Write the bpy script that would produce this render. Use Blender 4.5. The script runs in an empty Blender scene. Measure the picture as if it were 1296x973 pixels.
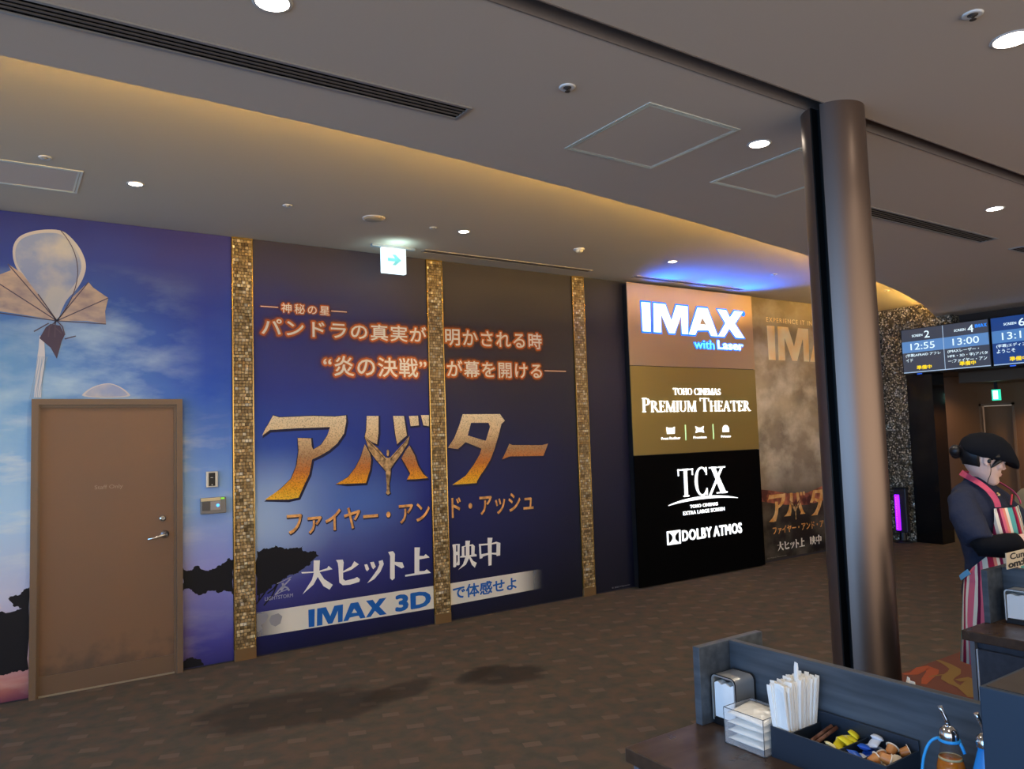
import bpy, bmesh, math, random
from mathutils import Vector, Matrix
from mathutils.geometry import tessellate_polygon
random.seed(7)
PI = math.pi
SC = bpy.context.scene
COL = SC.collection

# ------------------------------------------------------------------ camera, world, exposure
cam_d = bpy.data.cameras.new('camera')
cam = bpy.data.objects.new('camera', cam_d); COL.objects.link(cam)
PITCH, ROLL, YAW = math.radians(3.9097), math.radians(-1.8482), math.radians(33.9744)
fw = Vector((math.sin(YAW)*math.cos(PITCH), math.cos(YAW)*math.cos(PITCH), math.sin(PITCH)))
rt = Vector((math.cos(YAW), -math.sin(YAW), 0)); up = rt.cross(fw)
r2 = rt*math.cos(ROLL)+up*math.sin(ROLL); u2 = up*math.cos(ROLL)-rt*math.sin(ROLL)
m = Matrix((r2, u2, -fw)).transposed().to_4x4(); m.translation = Vector((0, 0, 1.70))
cam.matrix_world = m
cam_d.sensor_fit = 'HORIZONTAL'; cam_d.sensor_width = 36.0
cam_d.lens = 963.73/1296*36.0
cam_d.clip_start = 0.05
SC.camera = cam
SC.view_settings.view_transform = 'Standard'; SC.view_settings.look = 'None'
SC.view_settings.gamma = 1.0; SC.view_settings.use_curve_mapping = False
SC.view_settings.exposure = 0.0

def S(r, g, b, k=1.0):
    f = lambda c: (c/12.92 if c <= .04045 else ((c+.055)/1.055)**2.4)
    return (f(r/255)*k, f(g/255)*k, f(b/255)*k, 1.0)

# the rest of the foyer: soft bluish daylight from the glass front (-X, -Y), warm added light elsewhere
W = bpy.data.worlds.new('foyer'); SC.world = W; W.use_nodes = True
nt = W.node_tree; nt.nodes.clear()
wo = nt.nodes.new('ShaderNodeOutputWorld'); bg = nt.nodes.new('ShaderNodeBackground')
tc = nt.nodes.new('ShaderNodeTexCoord')
def lobe(d, lo, hi, col):
    """soft patch of light around direction d"""
    dt = nt.nodes.new('ShaderNodeVectorMath'); dt.operation = 'DOT_PRODUCT'; dt.inputs[1].default_value = Vector(d).normalized()
    nm = nt.nodes.new('ShaderNodeVectorMath'); nm.operation = 'NORMALIZE'; nt.links.new(tc.outputs['Generated'], nm.inputs[0]); nt.links.new(nm.outputs[0], dt.inputs[0])
    mr = nt.nodes.new('ShaderNodeMapRange'); mr.interpolation_type = 'SMOOTHSTEP'; mr.inputs[1].default_value = lo; mr.inputs[2].default_value = hi; nt.links.new(dt.outputs['Value'], mr.inputs[0])
    mx = nt.nodes.new('ShaderNodeMixRGB'); mx.blend_type = 'MIX'; mx.inputs[1].default_value = (0, 0, 0, 1); mx.inputs[2].default_value = col; nt.links.new(mr.outputs[0], mx.inputs[0])
    return mx
def addc(a, b):
    m = nt.nodes.new('ShaderNodeMixRGB'); m.blend_type = 'ADD'; m.inputs[0].default_value = 1
    nt.links.new(a.outputs[0], m.inputs[1]); nt.links.new(b.outputs[0], m.inputs[2]); return m
amb = nt.nodes.new('ShaderNodeRGB'); amb.outputs[0].default_value = (.60, .50, .40, 1)
day = lobe((-.97, -.25, .05), .72, .98, (.9, 2.5, 5.2, 1))       # glass front of the foyer
wall_fill = lobe((.15, -1, .08), .30, 1.0, (1.75, 1.5, 1.2, 1))        # warm lobe added behind the viewer to brighten the mural wall
nt.links.new(addc(addc(amb, day), wall_fill).outputs[0], bg.inputs[0]); nt.links.new(bg.outputs[0], wo.inputs[0])
bg.inputs[1].default_value = 1.0

# ------------------------------------------------------------------ helpers
MATS = {}
def mat(name, color=None, rough=.6, metal=0.0, emit=None, es=0.0, spec=.5, trans=0.0, ior=1.45, alpha=1.0):
    if name in MATS: return MATS[name]
    M = bpy.data.materials.new(name); M.use_nodes = True; MATS[name] = M
    b = M.node_tree.nodes['Principled BSDF']
    if color: b.inputs['Base Color'].default_value = color
    b.inputs['Roughness'].default_value = rough; b.inputs['Metallic'].default_value = metal
    b.inputs['Specular IOR Level'].default_value = spec
    b.inputs['IOR'].default_value = ior
    if trans: b.inputs['Transmission Weight'].default_value = trans
    if alpha < 1: b.inputs['Alpha'].default_value = alpha
    if emit:
        b.inputs['Emission Color'].default_value = emit; b.inputs['Emission Strength'].default_value = es
    return M
def nodes(M): return M.node_tree.nodes, M.node_tree.links, M.node_tree.nodes['Principled BSDF']
def ramp(N, stops, interp='LINEAR'):
    r = N.new('ShaderNodeValToRGB'); r.color_ramp.interpolation = interp
    el = r.color_ramp.elements
    while len(el) > 1: el.remove(el[-1])
    el[0].position = stops[0][0]; el[0].color = stops[0][1]
    for p, c in stops[1:]:
        q = el.new(p); q.color = c
    return r

class MB:
    """collects geometry in world (or local) metres, builds ONE mesh object"""
    def __init__(s): s.b = bmesh.new(); s.uv = None
    def face(s, pts):
        vs = [s.b.verts.new(p) for p in pts]
        return s.b.faces.new(vs)
    def box(s, x0, x1, y0, y1, z0, z1, bev=0.0):
        g = bmesh.ops.create_cube(s.b, size=1.0)['verts']
        for v in g:
            v.co = Vector((x0 if v.co.x < 0 else x1, y0 if v.co.y < 0 else y1, z0 if v.co.z < 0 else z1))
        if bev:
            ed = list({e for v in g for e in v.link_edges})
            bmesh.ops.bevel(s.b, geom=ed, offset=bev, segments=2, affect='EDGES', profile=.5)
        return s
    def obox(s, c, sx, sy, sz, rx=0, ry=0, rz=0, bev=0.0):
        Mx = Matrix.Translation(c) @ Matrix.Rotation(rz, 4, 'Z') @ Matrix.Rotation(ry, 4, 'Y') @ Matrix.Rotation(rx, 4, 'X')
        g = bmesh.ops.create_cube(s.b, size=1.0)['verts']
        for v in g: v.co = Mx @ Vector((v.co.x*sx, v.co.y*sy, v.co.z*sz))
        if bev:
            ed = list({e for v in g for e in v.link_edges})
            bmesh.ops.bevel(s.b, geom=ed, offset=bev, segments=2, affect='EDGES', profile=.5)
        return s
    def loft(s, rings, cap0=True, cap1=True, closed=True, smooth=True):
        prev = None; first = None
        for ring in rings:
            vs = [s.b.verts.new(p) for p in ring]
            if prev:
                n = len(vs)
                for i in range(n if closed else n-1):
                    f = s.b.faces.new((prev[i], prev[(i+1) % n], vs[(i+1) % n], vs[i])); f.smooth = smooth
            else: first = vs
            prev = vs
        if closed and cap0: s.b.faces.new(list(reversed(first)))
        if closed and cap1: s.b.faces.new(prev)
        return s
    def lathe(s, c, prof, seg=24, axis='Z', cap=True):
        rings = []
        for r, h in prof:
            ring = []
            for i in range(seg):
                a = 2*PI*i/seg
                if axis == 'Z': p = (c[0]+r*math.cos(a), c[1]+r*math.sin(a), c[2]+h)
                elif axis == 'Y': p = (c[0]+r*math.cos(a), c[1]+h, c[2]-r*math.sin(a))
                else: p = (c[0]+h, c[1]+r*math.cos(a), c[2]+r*math.sin(a))
                ring.append(p)
            rings.append(ring)
        return s.loft(rings, cap, cap)
    def tube(s, pts, rad, seg=10, flat=1.0):
        pts = [Vector(p) for p in pts]
        if not hasattr(rad, '__len__'): rad = [rad]*len(pts)
        rings = []; nrm = None
        for i, p in enumerate(pts):
            t = (pts[min(i+1, len(pts)-1)]-pts[max(i-1, 0)]).normalized()
            if nrm is None:
                nrm = t.cross(Vector((0, 0, 1)))
                if nrm.length < .05: nrm = t.cross(Vector((0, 1, 0)))
            nrm = (nrm - t*nrm.dot(t)).normalized(); bi = t.cross(nrm)
            rings.append([p+nrm*rad[i]*math.cos(2*PI*k/seg)+bi*rad[i]*flat*math.sin(2*PI*k/seg) for k in range(seg)])
        return s.loft(rings)
    def ball(s, c, r, seg=16, sx=1, sy=1, sz=1):
        g = bmesh.ops.create_uvsphere(s.b, u_segments=seg, v_segments=max(6, seg//2), radius=r)['verts']
        for v in g:
            v.co = Vector((c[0]+v.co.x*sx, c[1]+v.co.y*sy, c[2]+v.co.z*sz))
            for f in v.link_faces: f.smooth = True
        return s
    def poly(s, outer, holes=(), fmap=None):
        """flat polygon with holes; 2D points mapped by fmap"""
        loops = [[Vector((p[0], p[1], 0)) for p in outer]]+[[Vector((p[0], p[1], 0)) for p in h] for h in holes]
        flat = [v for l in loops for v in l]
        vs = [s.b.verts.new(fmap(v.x, v.y)) for v in flat]
        for t in tessellate_polygon(loops):
            try: s.b.faces.new([vs[i] for i in t])
            except ValueError: pass
        return s
    def prism(s, outer, holes, fmap, depth):
        """polygon extruded: fmap(a, b, d) with d running 0..depth"""
        s.poly(outer, holes, lambda a, b: fmap(a, b, depth))
        for l in [outer]+list(holes):
            n = len(l)
            for i in range(n):
                p, q = l[i], l[(i+1) % n]
                s.face([fmap(p[0], p[1], 0), fmap(q[0], q[1], 0), fmap(q[0], q[1], depth), fmap(p[0], p[1], depth)])
        return s
    def mesh(s, me, Mx=None):
        n0 = len(s.b.verts); s.b.from_mesh(me); s.b.verts.ensure_lookup_table()
        if Mx:
            for v in s.b.verts[n0:]: v.co = Mx @ v.co
        return s
    def xf(s, Mx):
        for v in s.b.verts: v.co = Mx @ v.co
        return s
    def build(s, name, M, parent=None, smooth=False, local=False):
        me = bpy.data.meshes.new(name)
        if parent is not None and not local:
            off = Vector(parent.location); q = parent.parent
            while q is not None: off = off+Vector(q.location); q = q.parent
            for v in s.b.verts: v.co -= off
        bmesh.ops.recalc_face_normals(s.b, faces=s.b.faces)
        if smooth:
            for f in s.b.faces: f.smooth = True
        s.b.to_mesh(me); s.b.free()
        o = bpy.data.objects.new(name, me); COL.objects.link(o)
        if M: me.materials.append(M)
        if parent is not None: o.parent = parent
        return o
def thing(name, label, cat, loc=(0, 0, 0), rz=0.0, group=None):
    o = bpy.data.objects.new(name, None); COL.objects.link(o)
    o.location = loc; o.rotation_euler = (0, 0, rz); o.empty_display_size = .1
    o['label'] = label; o['category'] = cat
    if group: o['group'] = group
    return o
def tag(o, label, cat, group=None, kind=None):
    o['label'] = label; o['category'] = cat
    if group: o['group'] = group
    if kind: o['kind'] = kind
    return o
def struct(o, label=None):
    o['kind'] = 'structure'
    if label: o['label'] = label
    o['category'] = o.name.split('.')[0].split('_')[0]
    return o
def sharp(o, ang=35):
    for p in o.data.polygons: p.use_smooth = True
    m = o.modifiers.new('edges', 'EDGE_SPLIT'); m.split_angle = math.radians(ang)
    return o
def dup(root, label=None, delta=(0, 0, 0)):
    r = root.copy(); COL.objects.link(r); r.location = Vector(root.location)+Vector(delta)
    if label: r['label'] = label
    for ch in list(root.children):
        c = ch.copy(); COL.objects.link(c); c.parent = r
        for g in list(ch.children):
            d = g.copy(); COL.objects.link(d); d.parent = c
    return r

# text -> mesh fitted to a box on a plane
def text_raw(body, weight=0.0, extrude=0.0, space=1.0, shear=0.0):
    c = bpy.data.curves.new('t', 'FONT'); c.body = body; c.offset = weight; c.extrude = extrude
    c.space_character = space; c.shear = shear; c.resolution_u = 3
    o = bpy.data.objects.new('t', c); COL.objects.link(o)
    dg = bpy.context.evaluated_depsgraph_get(); me = bpy.data.meshes.new_from_object(o.evaluated_get(dg))
    bpy.data.objects.remove(o); bpy.data.curves.remove(c)
    return me
def text_fit(mb, body, a0, a1, b0, b1, fmap, weight=0.0, depth=0.0, space=1.0, grow=0.0):
    """fit text into a in [a0,a1], b in [b0,b1]; fmap(a,b,d)->xyz. weight thickens the strokes (in em), grow adds an outline around the fitted box"""
    me = text_raw(body, 0.0, 0.0, space)
    xs = [v.co.x for v in me.vertices]; ys = [v.co.y for v in me.vertices]
    X0, X1, Y0, Y1 = min(xs)-weight, max(xs)+weight, min(ys)-weight, max(ys)+weight
    sx = (a1-a0)/(X1-X0); sy = (b1-b0)/(Y1-Y0)
    rad = weight+grow
    offs = [(0, 0)]
    if rad: offs = [(rad*math.cos(2*PI*k/12), rad*math.sin(2*PI*k/12)) for k in range(12)]+[(0, 0)]
    if rad > .05: offs += [(rad*.5*math.cos(2*PI*k/8), rad*.5*math.sin(2*PI*k/8)) for k in range(8)]
    cnt = {}
    for p in me.polygons:
        for k in p.edge_keys: cnt[k] = cnt.get(k, 0)+1
    for io, (ox, oy) in enumerate(offs):
        M_ = lambda v, d: fmap(a0+(v.co.x+ox-X0)*sx, b0+(v.co.y+oy-Y0)*sy, d+io*.00003)
        vs = [mb.b.verts.new(M_(v, depth)) for v in me.vertices]
        for p in me.polygons:
            try: mb.b.faces.new([vs[i] for i in p.vertices])
            except ValueError: pass
        if depth:
            base = {}
            for (i, j), n in cnt.items():
                if n == 1:
                    for q in (i, j):
                        if q not in base: base[q] = mb.b.verts.new(M_(me.vertices[q], 0))
                    try: mb.b.faces.new((vs[i], vs[j], base[j], base[i]))
                    except ValueError: pass
    bpy.data.meshes.remove(me)
    return mb

# a small roman serif alphabet drawn from strokes: em height 1, returns list of polygons and width
def serif(ch):
    T, t, f = .16, .05, .045          # thick, thin, serif height
    P = []
    R = lambda x0, y0, x1, y1: P.append([(x0, y0), (x1, y0), (x1, y1), (x0, y1)])
    def stem(x, top=1.0, bot=0.0, w=T):
        R(x, bot, x+w, top); R(x-.07, bot, x+w+.07, bot+f); R(x-.07, top-f, x+w+.07, top)
    def diag(x0, y0, x1, y1, w): P.append([(x0, y0), (x0+w, y0), (x1+w, y1), (x1, y1)])
    def arc(cx, cy, rx, ry, a0, a1, w0, w1, n=14):
        o, i = [], []
        for k in range(n+1):
            a = a0+(a1-a0)*k/n
            w = w0+(w1-w0)*abs(math.cos(a))
            o.append((cx+rx*math.cos(a), cy+ry*math.sin(a))); i.append((cx+(rx-w)*math.cos(a), cy+(ry-min(w, .06))*math.sin(a)))
        for k in range(n): P.append([o[k], o[k+1], i[k+1], i[k]])
    if ch == 'T': stem(.33); R(0, 1-t, .82, 1); R(0, .76, .04, 1); R(.78, .76, .82, 1); return P, .84
    if ch == 'O': arc(.46, .5, .46, .52, 0, 2*PI, .05, T, 28); return P, .94
    if ch == 'C': arc(.46, .5, .46, .52, .75, 2*PI-.75, .05, T, 24); R(.74, .72, .79, 1.0); R(.74, 0.0, .79, .25); return P, .84
    if ch == 'H': stem(.08); stem(.62); R(.2, .48, .7, .53); return P, .87
    if ch == 'I': stem(.08); return P, .33
    if ch == 'N': stem(.09, w=.06); stem(.7, w=.06); diag(.72, 0, .05, 1, .18); return P, .86
    if ch == 'E':
        stem(.08); R(.08, 1-t, .58, 1); R(.08, 0, .6, t); R(.2, .49, .46, .54); R(.55, .76, .59, 1); R(.57, 0, .61, .24); R(.43, .4, .46, .63); return P, .66
    if ch == 'M': stem(.09, w=.06); stem(.82); diag(.46, 0, .06, 1, .17); diag(.48, 0, .84, 1, .06); return P, 1.07
    if ch == 'A': diag(.05, 0, .36, 1, .06); diag(.6, 0, .33, 1, .18); R(.18, .32, .62, .37); R(-.02, 0, .2, f); R(.5, 0, .88, f); return P, .86
    if ch == 'S':
        arc(.3, .74, .27, .27, .5, PI*1.5, .05, .12, 14); arc(.3, .26, .3, .27, -PI+.5-.3, PI/2, .05, .13, 14); R(.5, .72, .54, .98); R(.03, .02, .07, .28); return P, .62
    if ch == 'P': stem(.08); arc(.32, .735, .33, .265, -PI/2, PI/2, .05, T, 12); R(.1, 1-t, .34, 1); R(.2, .47, .34, .52); return P, .67
    if ch == 'R':
        stem(.08); arc(.32, .74, .31, .26, -PI/2, PI/2, .05, T, 12); R(.1, 1-t, .34, 1); R(.2, .48, .34, .53); diag(.66, 0, .3, .5, .18); R(.64, 0, .92, f); return P, .84
    if ch == 'U': R(.08, .3, .08+T, 1); R(.01, 1-f, .31, 1); R(.66, .3, .71, 1); R(.58, 1-f, .79, 1); arc(.395, .31, .315, .33, PI, 2*PI, .06, .1, 14); return P, .82
    if ch == 'X': diag(.62, 0, .06, 1, .2); diag(.06, 0, .66, 1, .06); R(-.02, 0, .22, f); R(.52, 0, .9, f); R(0, 1-f, .34, 1); R(.56, 1-f, .82, 1); return P, .88
    return P, .35
def serif_line(word, caps_big=()):
    out = []; x = 0
    for i, ch in enumerate(word):
        s = 1.25 if i in caps_big else 1.0
        P, w = serif(ch)
        for p in P: out.append([(x+a*s, b*s) for a, b in p])
        x += (w+.05)*s
    return out, x
def serif_fit(mb, word, a0, a1, b0, b1, fmap, depth, caps_big=()):
    P, w = serif_line(word, caps_big); H = 1.25 if caps_big else 1.0
    for p in P:
        q = [(a0+a/w*(a1-a0), b0+b/H*(b1-b0)) for a, b in p]
        mb.prism(q, [], fmap, depth)
    return mb

WALLY = 6.36
def on_wall(y):                       # printed surface: (x, z, d) -> world, d towards the room
    return lambda a, b, d=0: (a, y-d, b)
def flat(y):
    return lambda a, b: (a, y, b)
DATA = {'A1':[[(1.79,1.772),(1.816,1.827),(1.848,1.877),(1.882,1.94),(1.933,1.922),(2.215,1.931),(2.417,1.923),(2.519,1.932),(2.52,1.879),(2.497,1.774),(2.433,1.689),(2.359,1.631),(2.293,1.596),(2.209,1.56),(2.183,1.437),(2.139,1.353),(2.088,1.247),(1.999,1.236),(1.808,1.25),(1.939,1.33),(2.028,1.409),(2.074,1.516),(2.093,1.638),(2.087,1.747),(2.203,1.739),(2.207,1.672),(2.219,1.644),(2.292,1.684),(2.346,1.761),(2.373,1.833),(2.08,1.829),(1.853,1.819)]],'A2':[[(2.713,1.925),(2.826,1.924),(2.822,1.769),(2.806,1.671),(2.75,1.695),(2.69,1.741),(2.706,1.798)],[(2.689,1.675),(2.737,1.589),(2.747,1.536),(2.734,1.446),(2.693,1.332),(2.513,1.336),(2.417,1.339),(2.528,1.393),(2.597,1.472),(2.646,1.554)],[(2.969,1.922),(3.077,1.921),(3.094,1.802),(3.103,1.742),(3.002,1.665),(2.986,1.765)],[(3.127,1.647),(3.177,1.558),(3.209,1.462),(3.262,1.379),(3.312,1.341),(3.179,1.338),(3.092,1.34),(3.128,1.393),(3.078,1.482),(3.043,1.537),(3.089,1.608)],[(3.128,1.92),(3.221,1.922),(3.228,1.832),(3.143,1.826)],[(3.251,1.927),(3.335,1.926),(3.334,1.822),(3.275,1.831)]],'EMB':[[(2.69,1.743),(2.739,1.695),(2.808,1.638),(2.884,1.55),(2.905,1.543),(2.934,1.548),(3.008,1.618),(3.076,1.682),(3.129,1.737),(3.11,1.668),(3.036,1.57),(2.969,1.494),(2.935,1.449),(2.927,1.371),(2.915,1.319),(2.889,1.333),(2.886,1.425),(2.833,1.487),(2.785,1.541),(2.724,1.628)],[(2.892,1.333),(2.915,1.332),(2.916,1.253),(2.924,1.229),(2.901,1.215),(2.881,1.232),(2.89,1.255)],[(2.898,1.609),(2.91,1.621),(2.921,1.605),(2.917,1.566),(2.909,1.558),(2.897,1.569)]],'TA':[([(3.701,1.93),(4.128,1.928),(4.184,1.861),(4.142,1.828),(4.104,1.716),(4.052,1.585),(4.001,1.482),(3.944,1.406),(3.888,1.344),(3.841,1.282),(3.835,1.263),(3.565,1.262),(3.715,1.34),(3.808,1.438),(3.88,1.539),(3.902,1.593),(3.725,1.661),(3.637,1.597),(3.529,1.614),(3.6,1.703),(3.656,1.817)],[(3.791,1.846),(3.991,1.843),(4.008,1.804),(3.953,1.667),(3.885,1.685),(3.75,1.725)])],'BAR':[[(4.229,1.63),(4.268,1.615),(4.634,1.603),(4.712,1.617),(4.646,1.492),(4.232,1.504),(4.138,1.478),(4.186,1.554)]],'DAI':[[(2.102,0.628),(2.207,0.62),(2.21,0.713),(2.264,0.707),(2.258,0.621),(2.326,0.633),(2.339,0.652),(2.374,0.619),(2.26,0.609),(2.299,0.546),(2.374,0.488),(2.345,0.451),(2.292,0.487),(2.243,0.571),(2.205,0.511),(2.11,0.444),(2.137,0.479),(2.193,0.554),(2.21,0.61),(2.108,0.616)]],'HI':[[(2.406,0.693),(2.467,0.69),(2.475,0.665),(2.468,0.591),(2.544,0.623),(2.571,0.664),(2.613,0.632),(2.544,0.594),(2.468,0.578),(2.467,0.525),(2.487,0.507),(2.569,0.516),(2.595,0.525),(2.621,0.502),(2.614,0.481),(2.528,0.468),(2.463,0.472),(2.432,0.499),(2.427,0.615),(2.422,0.664)]],'TSU':[[(2.664,0.623),(2.69,0.625),(2.708,0.58),(2.689,0.563),(2.676,0.578)],[(2.718,0.637),(2.752,0.638),(2.771,0.592),(2.746,0.573),(2.733,0.592)],[(2.799,0.638),(2.838,0.643),(2.848,0.607),(2.814,0.543),(2.755,0.487),(2.687,0.459),(2.735,0.509),(2.784,0.565),(2.805,0.606)]],'TO':[[(2.892,0.707),(2.939,0.71),(2.958,0.683),(2.954,0.614),(3.029,0.6),(3.046,0.555),(3.02,0.547),(2.953,0.589),(2.951,0.469),(2.926,0.453),(2.906,0.474),(2.911,0.67)]],'UE':[[(3.154,0.72),(3.209,0.714),(3.201,0.639),(3.246,0.632),(3.266,0.648),(3.306,0.612),(3.2,0.606),(3.197,0.5),(3.25,0.496),(3.274,0.509),(3.317,0.47),(3.055,0.469),(3.053,0.485),(3.148,0.488)]],'EI':[([(3.549,0.704),(3.601,0.705),(3.63,0.702),(3.625,0.631),(3.621,0.509),(3.603,0.503),(3.587,0.513),(3.585,0.499),(3.571,0.49),(3.552,0.494),(3.557,0.639)],[(3.588,0.693),(3.603,0.694),(3.602,0.634),(3.586,0.634)],[(3.587,0.601),(3.603,0.602),(3.601,0.545),(3.586,0.52)]),([(3.692,0.726),(3.743,0.721),(3.737,0.683),(3.774,0.684),(3.794,0.663),(3.788,0.593),(3.811,0.583),(3.812,0.565),(3.742,0.569),(3.773,0.525),(3.811,0.504),(3.787,0.46),(3.755,0.493),(3.727,0.558),(3.691,0.501),(3.606,0.462),(3.659,0.511),(3.685,0.57),(3.629,0.574),(3.629,0.586),(3.647,0.587),(3.65,0.675),(3.69,0.679)],[(3.677,0.67),(3.695,0.671),(3.692,0.586),(3.677,0.586)],[(3.735,0.67),(3.755,0.671),(3.752,0.586),(3.732,0.585)])],'NAKA':[([(3.84,0.68),(3.868,0.677),(3.939,0.674),(3.941,0.729),(3.997,0.723),(3.987,0.673),(4.04,0.681),(4.087,0.663),(4.079,0.543),(4.039,0.542),(4.036,0.555),(3.983,0.566),(3.976,0.462),(3.942,0.461),(3.941,0.565),(3.879,0.553),(3.876,0.541),(3.845,0.538)],[(3.863,0.661),(3.941,0.659),(3.94,0.583),(3.865,0.58)],[(3.986,0.659),(4.042,0.662),(4.036,0.576),(3.983,0.58)])],'TREE':[[(1.74,0.842),(1.809,0.852),(1.89,0.873),(1.914,0.852),(2.021,0.835),(2.093,0.83),(2.12,0.842),(2.129,0.799),(2.234,0.784),(2.255,0.75),(2.202,0.714),(2.177,0.675),(2.127,0.657),(2.09,0.638),(2.018,0.618),(1.964,0.59),(1.91,0.562),(1.864,0.556),(1.823,0.516),(1.782,0.499),(1.736,0.488)]],'BUSH2':[[(1.735,0.363),(1.758,0.374),(1.792,0.354),(1.815,0.334),(1.781,0.348),(1.735,0.34)]],'GHOST':[[(1.735,0.34),(1.815,0.334),(1.829,0.309),(1.803,0.267),(1.768,0.25),(1.777,0.22),(1.751,0.196),(1.734,0.199)],[(1.832,0.274),(1.849,0.311),(1.908,0.32),(1.94,0.291),(1.924,0.236),(1.883,0.218),(1.849,0.237)]],'TREE1':[[(1.177,0.778),(1.229,0.748),(1.275,0.779),(1.356,0.732),(1.433,0.76),(1.523,0.811),(1.566,0.793),(1.564,0.521),(1.509,0.553),(1.432,0.551),(1.355,0.574),(1.285,0.56),(1.228,0.61),(1.177,0.599)]],'SHRUB1':[[(1.176,0.065),(1.227,0.091),(1.295,0.067),(1.329,0.012),(1.295,-0.029),(1.175,-0.023)]],'TREE0':[[(-0.119,0.662),(0.014,0.621),(0.105,0.613),(0.141,0.623),(0.086,0.653),(0.058,0.699),(0.122,0.717),(0.149,0.751),(0.182,0.763),(0.187,0.208),(0.132,0.208),(0.073,0.198),(0.019,0.198),(-0.112,0.183)]],'BAND2':[[(1.748,0.351),(3.343,0.351),(3.345,0.157),(1.746,0.163)]],'BAND3':[[(3.526,0.348),(4.62,0.362),(4.63,0.139),(3.528,0.144)]],'BALLOON':[[(0.055,3.138),(0.087,3.227),(0.163,3.277),(0.259,3.306),(0.358,3.313),(0.419,3.267),(0.485,3.18),(0.521,3.071),(0.501,2.969),(0.451,2.87),(0.396,2.807),(0.362,2.724),(0.343,2.653),(0.304,2.651),(0.264,2.717),(0.196,2.815),(0.128,2.935),(0.071,3.021)]],'SAILL':[[(0.314,2.646),(0.215,2.828),(0.118,2.968),(0.033,3.028),(0.052,2.985),(-0.067,2.918),(-0.146,2.8),(-0.145,2.69),(-0.009,2.688),(0.178,2.666)]],'SAILR':[[(0.333,2.641),(0.431,2.822),(0.532,2.942),(0.563,2.903),(0.663,2.833),(0.642,2.73),(0.648,2.635),(0.524,2.652),(0.397,2.645)]],'BASKET':[[(0.227,2.509),(0.265,2.591),(0.294,2.616),(0.353,2.607),(0.383,2.54),(0.364,2.493),(0.335,2.365),(0.296,2.444)]],'STRANDS':[[(0.227,2.532),(0.256,2.499),(0.262,2.386),(0.241,2.085),(0.198,2.085),(0.21,2.327),(0.223,2.441)]],'BALLOON2':[[(0.481,2.085),(0.516,2.132),(0.577,2.173),(0.67,2.198),(0.744,2.169),(0.797,2.128),(0.824,2.086)]],'SIGN_IMAX':[[(6.007,3.172),(6.143,3.174),(6.131,2.838),(6.01,2.834)],[(6.195,3.17),(6.383,3.178),(6.472,2.986),(6.563,3.171),(6.754,3.176),(6.74,2.838),(6.639,2.837),(6.64,3.068),(6.516,2.837),(6.426,2.837),(6.307,3.066),(6.299,2.839),(6.181,2.838)],([(6.923,3.177),(7.095,3.178),(7.256,2.836),(7.138,2.835),(7.098,2.903),(6.899,2.892),(6.861,2.84),(6.753,2.839)],[(7.002,3.06),(7.07,2.968),(6.946,2.974)]),[(7.271,3.171),(7.43,3.168),(7.494,3.08),(7.583,3.173),(7.748,3.17),(7.58,3.01),(7.748,2.832),(7.587,2.831),(7.473,2.942),(7.374,2.833),(7.261,2.837),(7.408,3.007)]],'BX_WITH':[(6.838,2.778),(7.187,2.78),(6.831,2.672),(7.179,2.679)],'BX_LASER':[(7.243,2.802),(7.717,2.782),(7.234,2.674),(7.709,2.682)],'BX_REG':[(7.717,3.173),(7.786,3.119)],'BX_TOHO':[(6.452,2.2),(7.261,2.119)],'BX_PREM':[(5.946,2.085),(7.793,1.919)],'BX_IC1':[(6.309,1.76),(6.453,1.669)],'BX_IC2':[(6.786,1.753),(6.933,1.67)],'BX_IC3':[(7.259,1.755),(7.375,1.664)],'BX_L1':[(6.613,1.776),(6.637,1.59)],'BX_L2':[(7.082,1.776),(7.11,1.589)],'BX_T1':[(6.224,1.64),(6.535,1.606)],'BX_T2':[(6.75,1.636),(6.974,1.604)],'BX_T3':[(7.227,1.636),(7.406,1.605)],'BX_TCX':[(6.462,1.282),(7.277,0.922)],'BX_ARC':[(6.292,0.877),(7.464,0.918)],'BX_TOHO2':[(6.637,0.877),(7.108,0.787)],'BX_XLS':[(6.52,0.838),(7.223,0.687)],'BX_DD':[(6.242,0.588),(6.451,0.408)],'BX_DOLBY':[(6.486,0.631),(7.512,0.341)],'BX_ARCM':[(6.881,0.962),(6.877,0.904)]}
def put(mb, key, y):
    for c in DATA[key]:
        if c and isinstance(c[0][0], tuple): mb.poly(c[0], c[1:], flat(y))
        else: mb.poly(c, (), flat(y))
    return mb

# ------------------------------------------------------------------ materials of the shell
def noise_bump(M, scale, strength, dist=.01):
    N, L, b = nodes(M); n = N.new('ShaderNodeTexNoise'); n.inputs['Scale'].default_value = scale; n.inputs['Detail'].default_value = 4
    tcn = N.new('ShaderNodeTexCoord'); bu = N.new('ShaderNodeBump'); bu.inputs['Strength'].default_value = strength; bu.inputs['Distance'].default_value = dist
    L.new(tcn.outputs['Object'], n.inputs['Vector']); L.new(n.outputs[0], bu.inputs['Height']); L.new(bu.outputs[0], b.inputs['Normal'])
    return n
M_ceil = mat('ceiling_paint', S(206, 191, 174), .9, spec=.1); noise_bump(M_ceil, 60, .05)
M_ceil2 = mat('ceiling_paint_pale', S(200, 187, 164), .9, spec=.1)
M_dark = mat('dark_void', S(14, 13, 12), .9, spec=.1)
M_alu = mat('vent_aluminium', S(176, 172, 166), .4, .6)
M_black = mat('black_plastic', S(16, 16, 18), .4)
M_white = mat('white_plastic', S(225, 222, 215), .45)
M_chrome = mat('chrome', S(215, 215, 215), .14, 1.0)
M_bronze = mat('bronze_column', S(126, 108, 97), .38, .9)

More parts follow.
